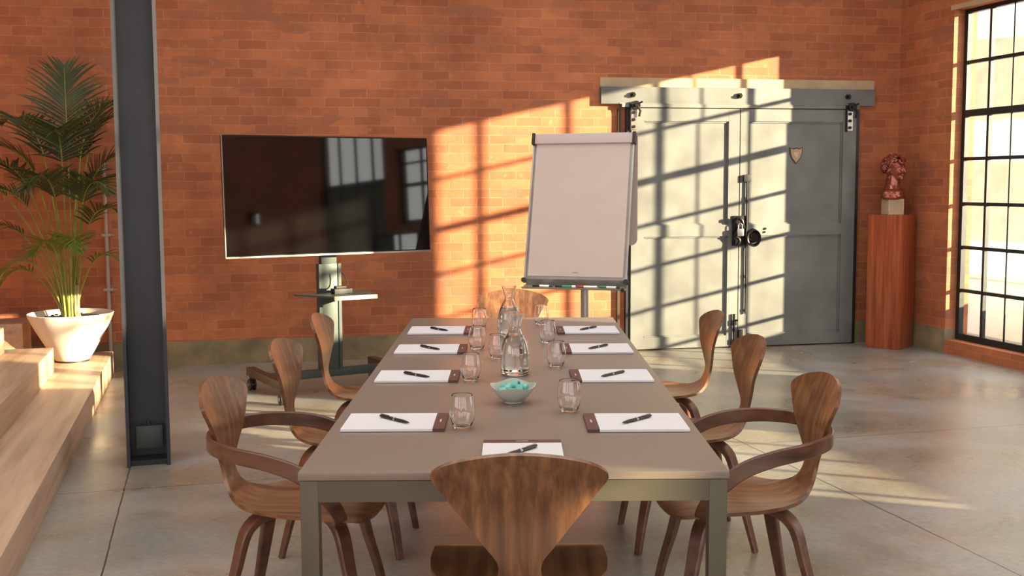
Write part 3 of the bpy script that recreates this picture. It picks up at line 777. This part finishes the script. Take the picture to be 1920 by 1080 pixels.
# bowl with wavy rim
t = thing('mint_bowl', 'pale green wavy rimmed bowl holding turquoise wrapped mints', 'bowl', (.002, 3.585, TZ + .0004), 0)
def wavy(r, z, a):
    f = max(0, (z - .012) / .055)
    return (r * (1 + .02 * f * math.cos(4 * a)), z + .0052 * f * math.cos(4 * (a + PI / 2)) + .005 * f * math.sin(a))
o = [(0, 0), (.026, 0), (.029, .002), (.030, .005), (.042, .013), (.058, .031), (.068, .046), (.0735, .058)]
i = [(.0712, .058), (.0655, .047), (.0555, .033), (.0400, .017), (.028, .009), (0, .007)]
bm = bmesh.new(); lathe(bm, catmull(o, 3) + catmull(i, 3), 64, mod=wavy); bmesh.ops.remove_doubles(bm, verts=bm.verts[:], dist=1e-6)
obj('bowl_body', bm, 'bowl', t, angle=60)
MI = [(-.034, -.018, .036, 20, 10, 'far left'), (-.016, -.006, .045, 60, 25, 'left of centre'), (.008, .004, .055, -25, 20, 'topmost'), (.020, -.018, .044, 110, 70, 'front right'), (.034, .004, .046, 150, 15, 'far right'), (.0, .024, .040, 45, 5, 'rear'), (-.028, .018, .040, 100, 5, 'rear left'), (.002, -.018, .034, 10, 5, 'lowest, front')]
for (x, y, z, az, tl, nm) in MI:
    m = Matrix.Rotation(R(az), 4, 'Z') @ Matrix.Rotation(R(90 - tl), 4, 'Y')
    b = bmesh.new(); lathe(b, [(0, -.013), (.0105, -.013), (.0125, -.011), (.0125, .011), (.0105, .013), (0, .013)], 20)
    b2 = bmesh.new(); merge(b2, b, m)
    c = obj('wrapped_mint', b2, 'candy', loc=(.002 + x, 3.585 + y, TZ + z + .004)); tag(c, 'turquoise wrapped mint, %s one in the pale green bowl' % nm, 'sweet', 'mints in the bowl')
    b = bmesh.new(); lathe(b, [(0, .0131), (.0065, .0131), (.0065, .0138), (0, .0138)], 16); b2 = bmesh.new(); merge(b2, b, m)
    obj('wrapper_end', b2, 'candydark', c)

# ------------------------------------------------------------------ television on its trolley
TA = R(30.5)
tu = Vector((math.cos(TA), math.sin(TA), 0)); tn = Vector((math.sin(TA), -math.cos(TA), 0))
TC = Vector((-1.285, 7.80, 0))
t = thing('tv_trolley', 'slate grey wheeled screen stand with a small shelf', 'stand', TC, TA)
def L2(x, y, z): return (x, y, z)
bm = bmesh.new(); bbox(bm, -.46, .47, -.03, .03, .105, .16, .004); obj('crossbar', bm, 'stand', t)
for x, nm in ((-.46, 0), (.47, 1)):
    bm = bmesh.new(); bbox(bm, x - .03, x + .03, -.36, .36, .105, .162, .005); f = obj('foot', bm, 'standbrown', t)
    for y in (-.33, .33):
        bm = bmesh.new()
        cyl(bm, (x - .022, y, .040), (x - .008, y, .040), .040, 20); cyl(bm, (x + .008, y, .040), (x + .022, y, .040), .040, 20)
        box(bm, x - .009, x + .009, y - .012, y + .028, .035, .095)
        cyl(bm, (x, y, .085), (x, y, .108), .014, 12)
        c = obj('caster', bm, 'rubber', f)
        bm = bmesh.new(); cyl(bm, (x - .026, y, .04), (x + .026, y, .04), .015, 14); obj('hub', bm, 'chrome', c)
bm = bmesh.new(); bbox(bm, -.075, .075, -.035, .035, .16, .90, .005); box(bm, -.082, -.06, -.042, -.02, .16, .90); box(bm, .06, .082, -.042, -.02, .16, .90)
obj('lower_column', bm, 'stand', t)
bm = bmesh.new(); bbox(bm, -.056, .056, -.025, .028, .89, 1.45, .004); obj('upper_column', bm, 'stand', t)
bm = bmesh.new()
pl = [(-.27, -.05), (-.10, -.36), (.21, -.36), (.27, -.05)]
a = [bm.verts.new((x, y, .690)) for x, y in pl]; b_ = [bm.verts.new((x, y, .702)) for x, y in pl]
bm.faces.new(a); bm.faces.new(b_[::-1])
for k in range(4): bm.faces.new([a[k], b_[k], b_[(k + 1) % 4], a[(k + 1) % 4]])
sh = obj('shelf', bm, 'stand', t, smooth=False)
bm = bmesh.new(); box(bm, -.10, .21, -.372, -.36, .676, .704); obj('shelf_lip', bm, 'silver', sh, smooth=False)
bm = bmesh.new(); bbox(bm, -.25, .25, -.036, -.020, 1.26, 1.50, .003); box(bm, -.12, -.09, -.06, -.036, 1.12, 1.62); box(bm, .09, .12, -.06, -.036, 1.12, 1.62)
obj('mounting_plate', bm, 'steel', t)
mp = thing('media_box', 'small black box sitting on the shelf of the screen stand', 'device', TC + tu * .03 + tn * .17 + Vector((0, 0, .7025)), TA)
bm = bmesh.new(); bbox(bm, -.065, .065, -.04, .04, 0, .035, .006); obj('casing', bm, 'rubber', mp)
bm = bmesh.new(); bbox(bm, -.045, .03, -.02, .03, .0355, .052, .004); tube(bm, catmull([(.03, .0, .045), (.055, .02, .06), (.05, .04, .10), (.03, .06, .14)], 4), .004, 6); obj('adapter', bm, 'rubber', mp)
# television: tilted slightly
TVP = TC + tn * .088 + tu * -.005 + Vector((0, 0, 1.372))
tv = thing('television', 'large black flat screen television on a wheeled stand', 'television', TVP, TA)
tv.rotation_euler = (R(-2.5), 0, TA)
W2, H2 = .745, .405
bm = bmesh.new(); bbox(bm, -W2, W2, -.012, .018, -H2, H2, .004); bbox(bm, -.45, .45, .018, .026, -.30, .25, .004); obj('casing', bm, 'bezel', tv)
bm = bmesh.new(); box(bm, -W2 + .010, W2 - .010, -.0135, -.012, -H2 + .016, H2 - .010); obj('screen', bm, 'screen', tv, smooth=False)
bm = bmesh.new(); box(bm, -W2 - .001, W2 + .001, -.0145, -.004, -H2 - .002, -H2 + .009); box(bm, -W2 - .002, -W2 + .004, -.0145, -.004, -H2, H2); obj('lit_edge_strip', bm, 'silver', tv, smooth=False)  # sun on the left and lower bezel edges, put in as silver
bm = bmesh.new(); box(bm, -.018, .018, -.0155, -.0145, -H2 - .001, -H2 + .007); obj('logo', bm, 'white', tv, smooth=False)

# ------------------------------------------------------------------ flip chart
FA = R(-17)
FB = Vector((.412, 7.34, .815))
fc = thing('flip_chart', 'white flip chart easel standing between television and door', 'flip chart', (FB.x, FB.y, 0), FA)
TL = R(15.5)
def tilt(bm):   # board space: x across, y back, z up from the lower edge
    m = Matrix.Translation((0, 0, FB.z)) @ Matrix.Rotation(-TL, 4, 'X'); o = bmesh.new(); merge(o, bm, m); return o
bm = bmesh.new(); bbox(bm, -.345, .345, 0, .02, .0, 1.0, .006); bo = obj('board', tilt(bm), 'boardframe', fc)
bm = bmesh.new(); box(bm, -.322, .322, -.006, -.001, .022, .955); obj('paper_pad', tilt(bm), 'board', fc, smooth=False)
bm = bmesh.new(); bbox(bm, -.335, .335, -.022, .0, .93, 1.0, .006); cb_ = obj('clamp_bar', tilt(bm), 'boardhead', fc)
bm = bmesh.new(); bbox(bm, -.357, -.335, -.03, .028, .925, 1.005, .008); obj('end_cap', tilt(bm), 'rubber', cb_)
bm = bmesh.new(); bbox(bm, .335, .357, -.03, .028, .925, 1.005, .008); obj('end_cap', tilt(bm), 'rubber', cb_)
bm = bmesh.new(); bbox(bm, -.349, -.337, -.006, .0, .0, .93, .002); obj('edge_rail', tilt(bm), 'alu', bo)
bm = bmesh.new(); bbox(bm, .337, .349, -.006, .0, .0, .93, .002); obj('edge_rail', tilt(bm), 'alu', bo)
bm = bmesh.new(); box(bm, -.02, .02, -.0068, -.006, .045, .051); obj('printed_mark', tilt(bm), 'boardframe', fc, smooth=False)
def tilt2(bm):  # tray space: hangs under the board, front edge lower
    m = Matrix.Translation((0, 0, FB.z)) @ Matrix.Rotation(R(13), 4, 'X'); o = bmesh.new(); merge(o, bm, m); return o
bm = bmesh.new(); box(bm, -.345, .35, -.072, .0, -.042, -.038); box(bm, -.345, .35, -.076, -.072, -.042, -.030); box(bm, -.335, .345, -.004, .0, -.038, .004)
tr = obj('marker_tray', tilt2(bm), 'boardframe', fc, smooth=False)
bm = bmesh.new(); cyl(bm, (.335, -.074, -.036), (.335, -.088, -.036), .013, 12); obj('tray_stop', tilt2(bm), 'rubber', tr)
bm = bmesh.new()
for x in (-.345, .345): cyl(bm, (x, -.02, -.008), (x, .012, -.008), .017, 14)
obj('corner_knob', tilt(bm), 'rubber', fc)
bm = bmesh.new(); cyl(bm, (.03, .16, .03), (.03, .16, 1.12), .026, 20); bbox(bm, -.02, .08, .085, .185, 1.02, 1.12, .004); obj('pole', bm, 'alu', fc)
bm = bmesh.new(); lathe(bm, [(0, 0), (.30, 0), (.31, .008), (.30, .016), (.06, .030), (.03, .045), (0, .045)], 40, cx=.03, cy=.16); obj('base', bm, 'alu', fc)
# sheets folded over the back, hanging straight down
bm = bmesh.new()
yt = math.sin(TL) * 1.0 + .03
def sheet():
    b = bmesh.new(); pts = []
    x0, x1, z0, z1, r = -.33, .36, 1.03, 1.775, .045
    poly = [(x0, z1), (x0, z0 + r)] + [(x0 + r - r * math.cos(a), z0 + r - r * math.sin(a)) for a in [PI / 2 * k / 6 for k in range(1, 7)]] + [(x1 - r + r * math.sin(a), z0 + r - r * math.cos(a)) for a in [PI / 2 * k / 6 for k in range(0, 7)]] + [(x1, z1)]
    prism(b, poly, yt, yt + .004); return b
obj('folded_sheets', sheet(), 'board', fc)
def marker(label, xa, cap, body, end, dy=.0, ln=.135):
    zz = -.038 + .0088; L = ln
    m = Matrix.Translation(fc.location) @ Matrix.Rotation(FA, 4, 'Z') @ Matrix.Translation((0, 0, FB.z)) @ Matrix.Rotation(R(13), 4, 'X') @ Matrix.Translation((xa, -.050 + dy, zz)) @ Matrix.Rotation(PI / 2, 4, 'Y')
    t = bpy.data.objects.new('marker_pen', None); COL.objects.link(t); t.matrix_world = m
    tag(t, label, 'marker', 'markers in the flip chart tray')
    b = bmesh.new(); lathe(b, [(0, .045), (.0080, .045), (.0080, L - .012), (.0070, L - .002), (0, L - .002)], 14); obj('barrel', b, body, t)
    b = bmesh.new(); lathe(b, [(0, -.001), (.0075, -.001), (.0085, .002), (.0085, .048), (0, .048)], 14); obj('cap', b, cap, t)
    b = bmesh.new(); lathe(b, [(0, L - .022), (.0084, L - .022), (.0084, L), (0, L)], 14); obj('end_plug', b, end, t)
marker('black capped white marker, first in the flip chart tray', -.275, 'pen', 'white', 'pengrey')
marker('black and green marker, second in the flip chart tray', -.120, 'pen', 'green', 'white')
marker('red capped white marker, third in the flip chart tray', .025, 'red', 'white', 'white')
marker('green capped white marker with black end, last in the flip chart tray', .175, 'green', 'white', 'pen')

# ------------------------------------------------------------------ pedestal and bust
PC = Vector((3.322, 9.79, 0))
pd = thing('display_pedestal', 'tall red mahogany pedestal in the corner beside the door', 'pedestal', PC, R(45 + 3))
bm = bmesh.new(); bbox(bm, -.150, .150, -.150, .150, 0, 1.165, .003); obj('pedestal_body', bm, 'pedestal', pd)
bm = bmesh.new(); box(bm, -.153, -.146, -.153, -.146, .0, 1.165); obj('corner_moulding', bm, 'pedestal', pd, smooth=False)
bs = thing('portrait_bust', 'polished reddish bronze bust of a curly haired head on the pedestal', 'bust', PC + Vector((0, 0, 1.1655)), R(8))
bm = bmesh.new(); bbox(bm, -.070, .070, -.070, .070, 0, .135, .003); pb = obj('plinth_block', bm, 'plinth', bs)
bm = bmesh.new(); box(bm, -.060, .060, -.0725, -.070, .018, .118); box(bm, -.05, .05, -.0733, -.0725, .075, .078); box(bm, .01, .05, -.0733, -.0725, .040, .044); obj('name_plate', bm, 'lintel', pb, smooth=False)
def ell(bm, c, r, rot=None, u=16, v=10):
    b = bmesh.new(); bmesh.ops.create_uvsphere(b, u_segments=u, v_segments=v, radius=1)
    m = Matrix.Translation(c) @ (rot.to_matrix().to_4x4() if rot is not None else Matrix.Identity(4)) @ Matrix.Diagonal((r[0], r[1], r[2], 1)); merge(bm, b, m)
from mathutils import Euler
def head():
    """face looks along +x, z up, origin at the chest base"""
    bm = bmesh.new()
    # chest and shoulders
    ell(bm, (.005, 0, .022), (.088, .128, .034)); ell(bm, (.022, 0, .055), (.072, .10, .052)); ell(bm, (-.005, -.075, .045), (.05, .055, .048)); ell(bm, (-.005, .075, .045), (.05, .055, .048)); cyl(bm, (0, 0, .02), (-.006, 0, .125), .105, 20, .062)
    for q_ in (0, 1, 2): tube(bm, catmull([(-.05, .10 - .012 * q_, .07), (.05, .06 - .02 * q_, .095 - .02 * q_), (.085, -.01, .07 - .02 * q_), (.05, -.09, .05 - .015 * q_)], 5), .010, 8)
    cyl(bm, (-.012, 0, .05), (.004, 0, .21), .066, 20, .056)
    for s in (1, -1): cyl(bm, (.035, .014 * s, .075), (-.01, .052 * s, .20), .014, 10, .013)
    # skull, face, jaw
    ell(bm, (.005, 0, .285), (.092, .072, .092)); ell(bm, (.040, 0, .245), (.060, .056, .075)); ell(bm, (.055, 0, .198), (.040, .040, .030)); ell(bm, (.082, 0, .182), (.020, .022, .018))
    ell(bm, (.068, 0, .292), (.030, .050, .022))                                            # brow
    for s in (1, -1):
        ell(bm, (.076, .032 * s, .238), (.022, .020, .022)); ell(bm, (.082, .026 * s, .270), (.012, .014, .009))
        ell(bm, (-.005, .072 * s, .250), (.016, .010, .028), Euler((0, R(12), 0)))
        ell(bm, (.084, .026 * s, .287), (.014, .022, .008), Euler((0, 0, R(-20 * s))))
    cyl(bm, (.092, 0, .282), (.116, 0, .240), .0095, 12, .014); ell(bm, (.112, 0, .237), (.013, .015, .010))
    ell(bm, (.098, 0, .215), (.013, .021, .0065)); ell(bm, (.096, 0, .203), (.012, .017, .0065))
    return bm
hb_ = head()
ho = obj('head', hb_, 'bust', bs, loc=(0, 0, .128), rot=(0, 0, R(-60)))
ho.scale = (1.02, 1.02, 1.0)
rm = ho.modifiers.new('weld', 'REMESH'); rm.mode = 'VOXEL'; rm.voxel_size = .0042; rm.use_smooth_shade = True
sm = ho.modifiers.new('soft', 'SMOOTH'); sm.iterations = 5; sm.factor = .5
bm = bmesh.new(); rnd = random.Random(3)
for k in range(190):
    u = rnd.random(); ph = math.acos(1 - u * 1.40); th_ = rnd.uniform(0, 2 * PI)
    d = Vector((math.sin(ph) * math.cos(th_), math.sin(ph) * math.sin(th_), math.cos(ph)))
    if d.x > .45 and d.z < .36: continue
    if d.z < -.05 and d.x > .12: continue
    if d.z < .0 and abs(d.y) > .75 and d.x > -.2: continue
    p = Vector((.002, 0, .287)) + Vector((d.x * .098, d.y * .078, d.z * .096))
    q = d.to_track_quat('Z', 'Y').to_matrix().to_4x4(); q.translation = p
    b = bmesh.new(); rr = rnd.uniform(.014, .023); cur = []
    for j in range(15):
        a = j / 14 * 2 * PI * 1.15; r_ = rr * (1 - .45 * j / 14); cur.append((r_ * math.cos(a), r_ * math.sin(a), .004 + .010 * j / 14))
    tube(b, cur, [.0078 * (1 - .35 * j / 14) for j in range(15)], 6); merge(bm, b, q)
obj('hair', bm, 'bust', ho)

# ------------------------------------------------------------------ potted palm
PP = room(-.965, 8.695, .1705)
pm = thing('potted_palm', 'tall kentia palm in a wide white bowl pot on the lowest step', 'plant', PP, 0)
bm = bmesh.new()
lathe(bm, [(0, .012), (.118, .012), (.122, .016), (.150, .060), (.200, .150), (.255, .250), (.292, .330), (.300, .352), (.296, .356), (.285, .352), (.265, .318), (.22, .24), (0, .235)], 56)
pt = obj('pot', bm, 'pot', pm, angle=50)
bm = bmesh.new(); lathe(bm, [(0, 0), (.115, 0), (.115, .0118), (0, .0118)], 40); obj('pot_foot', bm, 'rubber', pt)
bm = bmesh.new(); lathe(bm, [(0, .325), (.10, .322), (.20, .318), (.262, .312), (.262, .30), (0, .30)], 32)
rs = random.Random(5)
for v in bm.verts:
    if v.co.z > .31 and Vector((v.co.x, v.co.y)).length < .25: v.co.z += rs.uniform(-.006, .012)
for k in range(60):
    a = rs.uniform(0, 2 * PI); r_ = rs.uniform(.03, .24); ell(bm, (r_ * math.cos(a), r_ * math.sin(a), .324), (rs.uniform(.006, .016),) * 2 + (rs.uniform(.004, .009),), u=6, v=4)
so = obj('soil', bm, 'soil', pm); so['kind'] = 'stuff'
def frond(base, az, lean, height, length, droop, nl=26, ll=.34, mat='leaf', seed=0, arch=1.0, spread=1.0):
    """a stalk rising from the pot, then a feathered arching blade"""
    r_ = random.Random(seed)
    d = Vector((math.cos(az), math.sin(az), 0)); sd = Vector((-d.y, d.x, 0))
    stalk = []; base = Vector(base)
    top = base + d * lean + Vector((0, 0, height))
    for k in range(9):
        f = k / 8; stalk.append(base + d * lean * f ** 1.7 + Vector((0, 0, height * f)))
    tdir = (stalk[-1] - stalk[-2]).normalized(); pts = [stalk[-1]]; n = 16; cur = tdir.copy()
    for k in range(n):
        cur = (cur + Vector((0, 0, -droop * arch / n)) * (1 + k / n) + d * (.04 * droop)).normalized(); pts.append(pts[-1] + cur * length / n)
    bm = bmesh.new()
    tube(bm, stalk + pts[1:], [.0085 - .0035 * min(1, i / 8) for i in range(9)] + [.005 * (1 - k / n) + .0012 for k in range(n)], 6)
    so_ = obj('stalk', bm, 'stemdry' if mat == 'dry' else 'stem', pm)
    bm = bmesh.new()
    for k in range(nl):
        f = .04 + .96 * (k / (nl - 1)); i = f * n; i0 = min(int(i), n - 1); p = pts[i0].lerp(pts[i0 + 1], i - i0); t_ = (pts[i0 + 1] - pts[i0]).normalized()
        sid = (t_.cross(Vector((0, 0, 1))));
        if sid.length < .1: sid = sd.copy()
        sid.normalize(); nrm = sid.cross(t_).normalized()
        for s in (1, -1):
            L = ll * (.35 + .65 * math.sin(PI * min(1, .18 + .80 * f) ** .9)) * r_.uniform(.88, 1.1)
            if f > .97: L *= .8
            an = (1.05 - .62 * f) * spread * r_.uniform(.9, 1.1)
            dr = (t_ * math.cos(an) + sid * s * math.sin(an) + nrm * .18).normalized()
            wv = dr.cross(nrm).normalized(); m_ = 6; prevl = None
            c = p.copy(); dd = dr.copy(); sag = r_.uniform(.28, .75)
            for j in range(m_ + 1):
                g = j / m_; w = .0088 * (math.sin(PI * (.12 + .88 * g) ** .75) ** .8 if g < 1 else 0) * (ll / .34) ** .5 + .0004
                wd_ = (wv * w); l_ = bm.verts.new(c - wd_); rgt = bm.verts.new(c + wd_); mid = bm.verts.new(c - nrm * w * .35)
                if prevl:
                    bm.faces.new([prevl[0], prevl[2], mid, l_]); bm.faces.new([prevl[2], prevl[1], rgt, mid])
                prevl = (l_, rgt, mid)
                dd = (dd + Vector((0, 0, -sag / m_)) * (.5 + g)).normalized(); c = c + dd * L / m_
    nb_ = Vector((-math.sin(A_BACK), math.cos(A_BACK), 0)); d0 = (PP - CORNER).dot(nb_)
    for v in bm.verts:
        dd_ = d0 + v.co.dot(nb_) + .14
        if dd_ > 0: v.co -= nb_ * (dd_ - .11 * (1 - math.exp(-dd_ / .11)))
    obj('frond', bm, mat, pm)
# camera sees the palm from the front right; positive world x is to the right
F = [ # base(x,y) az lean height length droop nl ll mat
    ((.03, .0), 60, .10, 1.26, .56, .75, 22, .34, 'leaf'), ((.02, .02), 112, .03, 1.40, .60, .55, 24, .36, 'leaf'), ((-.03, .0), 172, .26, 1.05, .62, 1.4, 24, .33, 'leaf'), ((-.05, .02), 196, .34, .96, .60, 1.6, 24, .32, 'leaf'),
    ((.03, -.02), 5, .15, 1.05, .52, 1.2, 22, .30, 'leaf'), ((.04, .01), 25, .12, 1.32, .52, 1.1, 24, .32, 'leaf'), ((-.03, -.04), 222, .22, .88, .52, 1.5, 22, .30, 'leaf'), ((-.01, -.03), 262, .10, .96, .46, 1.7, 22, .30, 'leaf'),
    ((-.04, .04), 150, .18, 1.28, .62, 1.1, 24, .34, 'leaf'), ((.0, .05), 95, .16, .92, .52, 1.3, 22, .30, 'leaf'), ((.05, .0), 340, .13, .74, .42, 1.6, 18, .24, 'leaf'), ((-.05, -.01), 190, .24, .66, .46, 1.8, 18, .24, 'leaf'),
    ((.05, -.01), 352, .13, .44, .34, 2.0, 14, .20, 'leafy'), ((-.04, -.03), 215, .16, .42, .34, 2.1, 14, .20, 'leafy'), ((-.02, -.05), 250, .06, .52, .30, 1.9, 14, .22, 'leafy'), ((.03, -.05), 300, .07, .54, .32, 1.8, 14, .22, 'leafy'),
    ((-.06, .0), 178, .20, .36, .36, 2.2, 14, .20, 'leafy'), ((.0, -.02), 285, .07, 1.24, .44, 1.3, 22, .30, 'leaf'), ((-.02, .0), 205, .18, 1.14, .50, 1.2, 22, .30, 'leaf'), ((.04, .02), 320, .14, .92, .44, 1.5, 20, .27, 'leaf'),
]
for k, (b, az, lean, h, ln, dr, nl, ll, mt) in enumerate(F):
    frond((b[0], b[1], .32), R(az), lean, h * .90, ln, dr, nl + 2, ll, mt, seed=k)
bm = bmesh.new()
for (x, y, dx, r_) in ((.045, -.01, .005, .024), (.0, .01, .0, .014), (-.045, .0, -.035, .018), (.06, -.015, .01, .016), (-.02, -.02, -.01, .013)):
    tube(bm, catmull([(x + .012, y, .31), (x, y, .36), (x + dx * .3, y, .45), (x + dx, y, .56)], 3), [r_ * 1.3, r_ * 1.15, r_, r_, r_, r_ * .9, r_ * .8, r_ * .7, r_ * .6, r_ * .5], 8)
obj('stem_base', bm, 'stemdry', pm)

# ------------------------------------------------------------------ outside: pale buildings beyond the windows
def outside(nm, label, loc, rz, w, h, d, nx, nz):
    t = thing(nm, label, 'building', loc, rz)
    bm = bmesh.new(); box(bm, -w / 2, w / 2, 0, d, -1, h); obj('wall', bm, 'facade', t, smooth=False)
    for i in range(nx):
        for j in range(nz):
            x = -w / 2 + w * (i + .5) / nx; z = .4 + (h - .6) * j / nz
            bm = bmesh.new(); box(bm, x - .55, x + .55, -.05, .02, z, z + 1.4); obj('window', bm, 'lintel', t, smooth=False)
outside('pale_building', 'pale rendered building seen through the tall window', (9.5, 19.0, 0), R(-40), 9, 7, 4, 4, 3)

pw_ = thing('parapet', 'low pale rendered parapet added outside the tall window to block low sun', 'low wall', CORNER, A_RIGHT)
bm = bmesh.new(); bbox(bm, -1.2, 4.2, 1.0, 1.16, 0, .54, .01); obj('parapet_body', bm, 'white', pw_)  # added so low sun does not reach the floor by the wall
bm = bmesh.new(); bbox(bm, -1.25, 4.25, .97, 1.19, .54, .58, .006); obj('coping', bm, 'facade', pw_)
# ------------------------------------------------------------------ light
SUN = Vector((math.cos(R(159.5)), math.sin(R(159.5)), -.18))
sl = bpy.data.lights.new('sun', 'SUN'); so = bpy.data.objects.new('sun', sl); COL.objects.link(so)
so.rotation_euler = SUN.to_track_quat('-Z', 'Y').to_euler(); so.location = (8, 0, 6)
sl.energy = 30; sl.color = (1.0, .79, .50); sl.angle = R(.7)
w = bpy.data.worlds.new('world'); scn.world = w; w.use_nodes = True
bg = w.node_tree.nodes['Background']; bg.inputs[0].default_value = (1.0, .985, .96, 1); bg.inputs[1].default_value = 3.5
def portal(loc, rot, sx, sy):
    l = bpy.data.lights.new('daylight_portal', 'AREA'); l.shape = 'RECTANGLE'; l.size = sx; l.size_y = sy; l.cycles.is_portal = True
    o = bpy.data.objects.new('daylight_portal', l); COL.objects.link(o); o.location = loc; o.rotation_euler = rot
RD = Vector((math.cos(A_RIGHT), math.sin(A_RIGHT), 0)); NR = Vector((-RD.y, RD.x, 0))
for (a, b, c, d) in RL: portal(CORNER + RD * (a + b) / 2 + NR * (c + d) / 2 + Vector((0, 0, HC + .56)), (0, 0, A_RIGHT), b - a, d - c)
for (a, b, c, d) in WIN[:4]: portal(CORNER + RD * (a + b) / 2 + NR * .2 + Vector((0, 0, (c + d) / 2)), (R(-90), 0, A_RIGHT), b - a, d - c)
for (a, b, c, d) in RH:
    ux = Vector((math.cos(A_RIGHT + PI / 2), math.sin(A_RIGHT + PI / 2), 0))
    portal(REARP + ux * (a + b) / 2 + RD * .28 + Vector((0, 0, (c + d) / 2)), (R(90), 0, A_RIGHT + PI / 2), b - a, d - c)

# ------------------------------------------------------------------ camera
cam = bpy.data.cameras.new('camera'); co = bpy.data.objects.new('camera', cam); COL.objects.link(co)
f_px = 2100.0; pitch = math.atan((540 - 345) / f_px); roll = -.005
cam.sensor_fit = 'HORIZONTAL'; cam.sensor_width = 36; cam.lens = f_px / 1920 * 36; cam.clip_start = .05
fwd = Vector((0, math.cos(pitch), -math.sin(pitch))); right = Vector((1, 0, 0)); up = right.cross(fwd)
r2 = right * math.cos(roll) + up * math.sin(roll); u2 = -right * math.sin(roll) + up * math.cos(roll)
m = Matrix((( r2.x, u2.x, -fwd.x, 0), (r2.y, u2.y, -fwd.y, 0), (r2.z, u2.z, -fwd.z, 1.446), (0, 0, 0, 1)))
co.matrix_world = m
scn.camera = co
# ------------------------------------------------------------------ colour management, sampling
vs = scn.view_settings; vs.view_transform = 'Standard'; vs.look = 'None'; vs.gamma = 1; vs.use_curve_mapping = False; vs.exposure = 0.0
c = scn.cycles
c.use_denoising = True; c.max_bounces = 12; c.diffuse_bounces = 5; c.glossy_bounces = 5; c.transmission_bounces = 12; c.transparent_max_bounces = 12
c.caustics_reflective = False; c.caustics_refractive = False; c.sample_clamp_indirect = 6
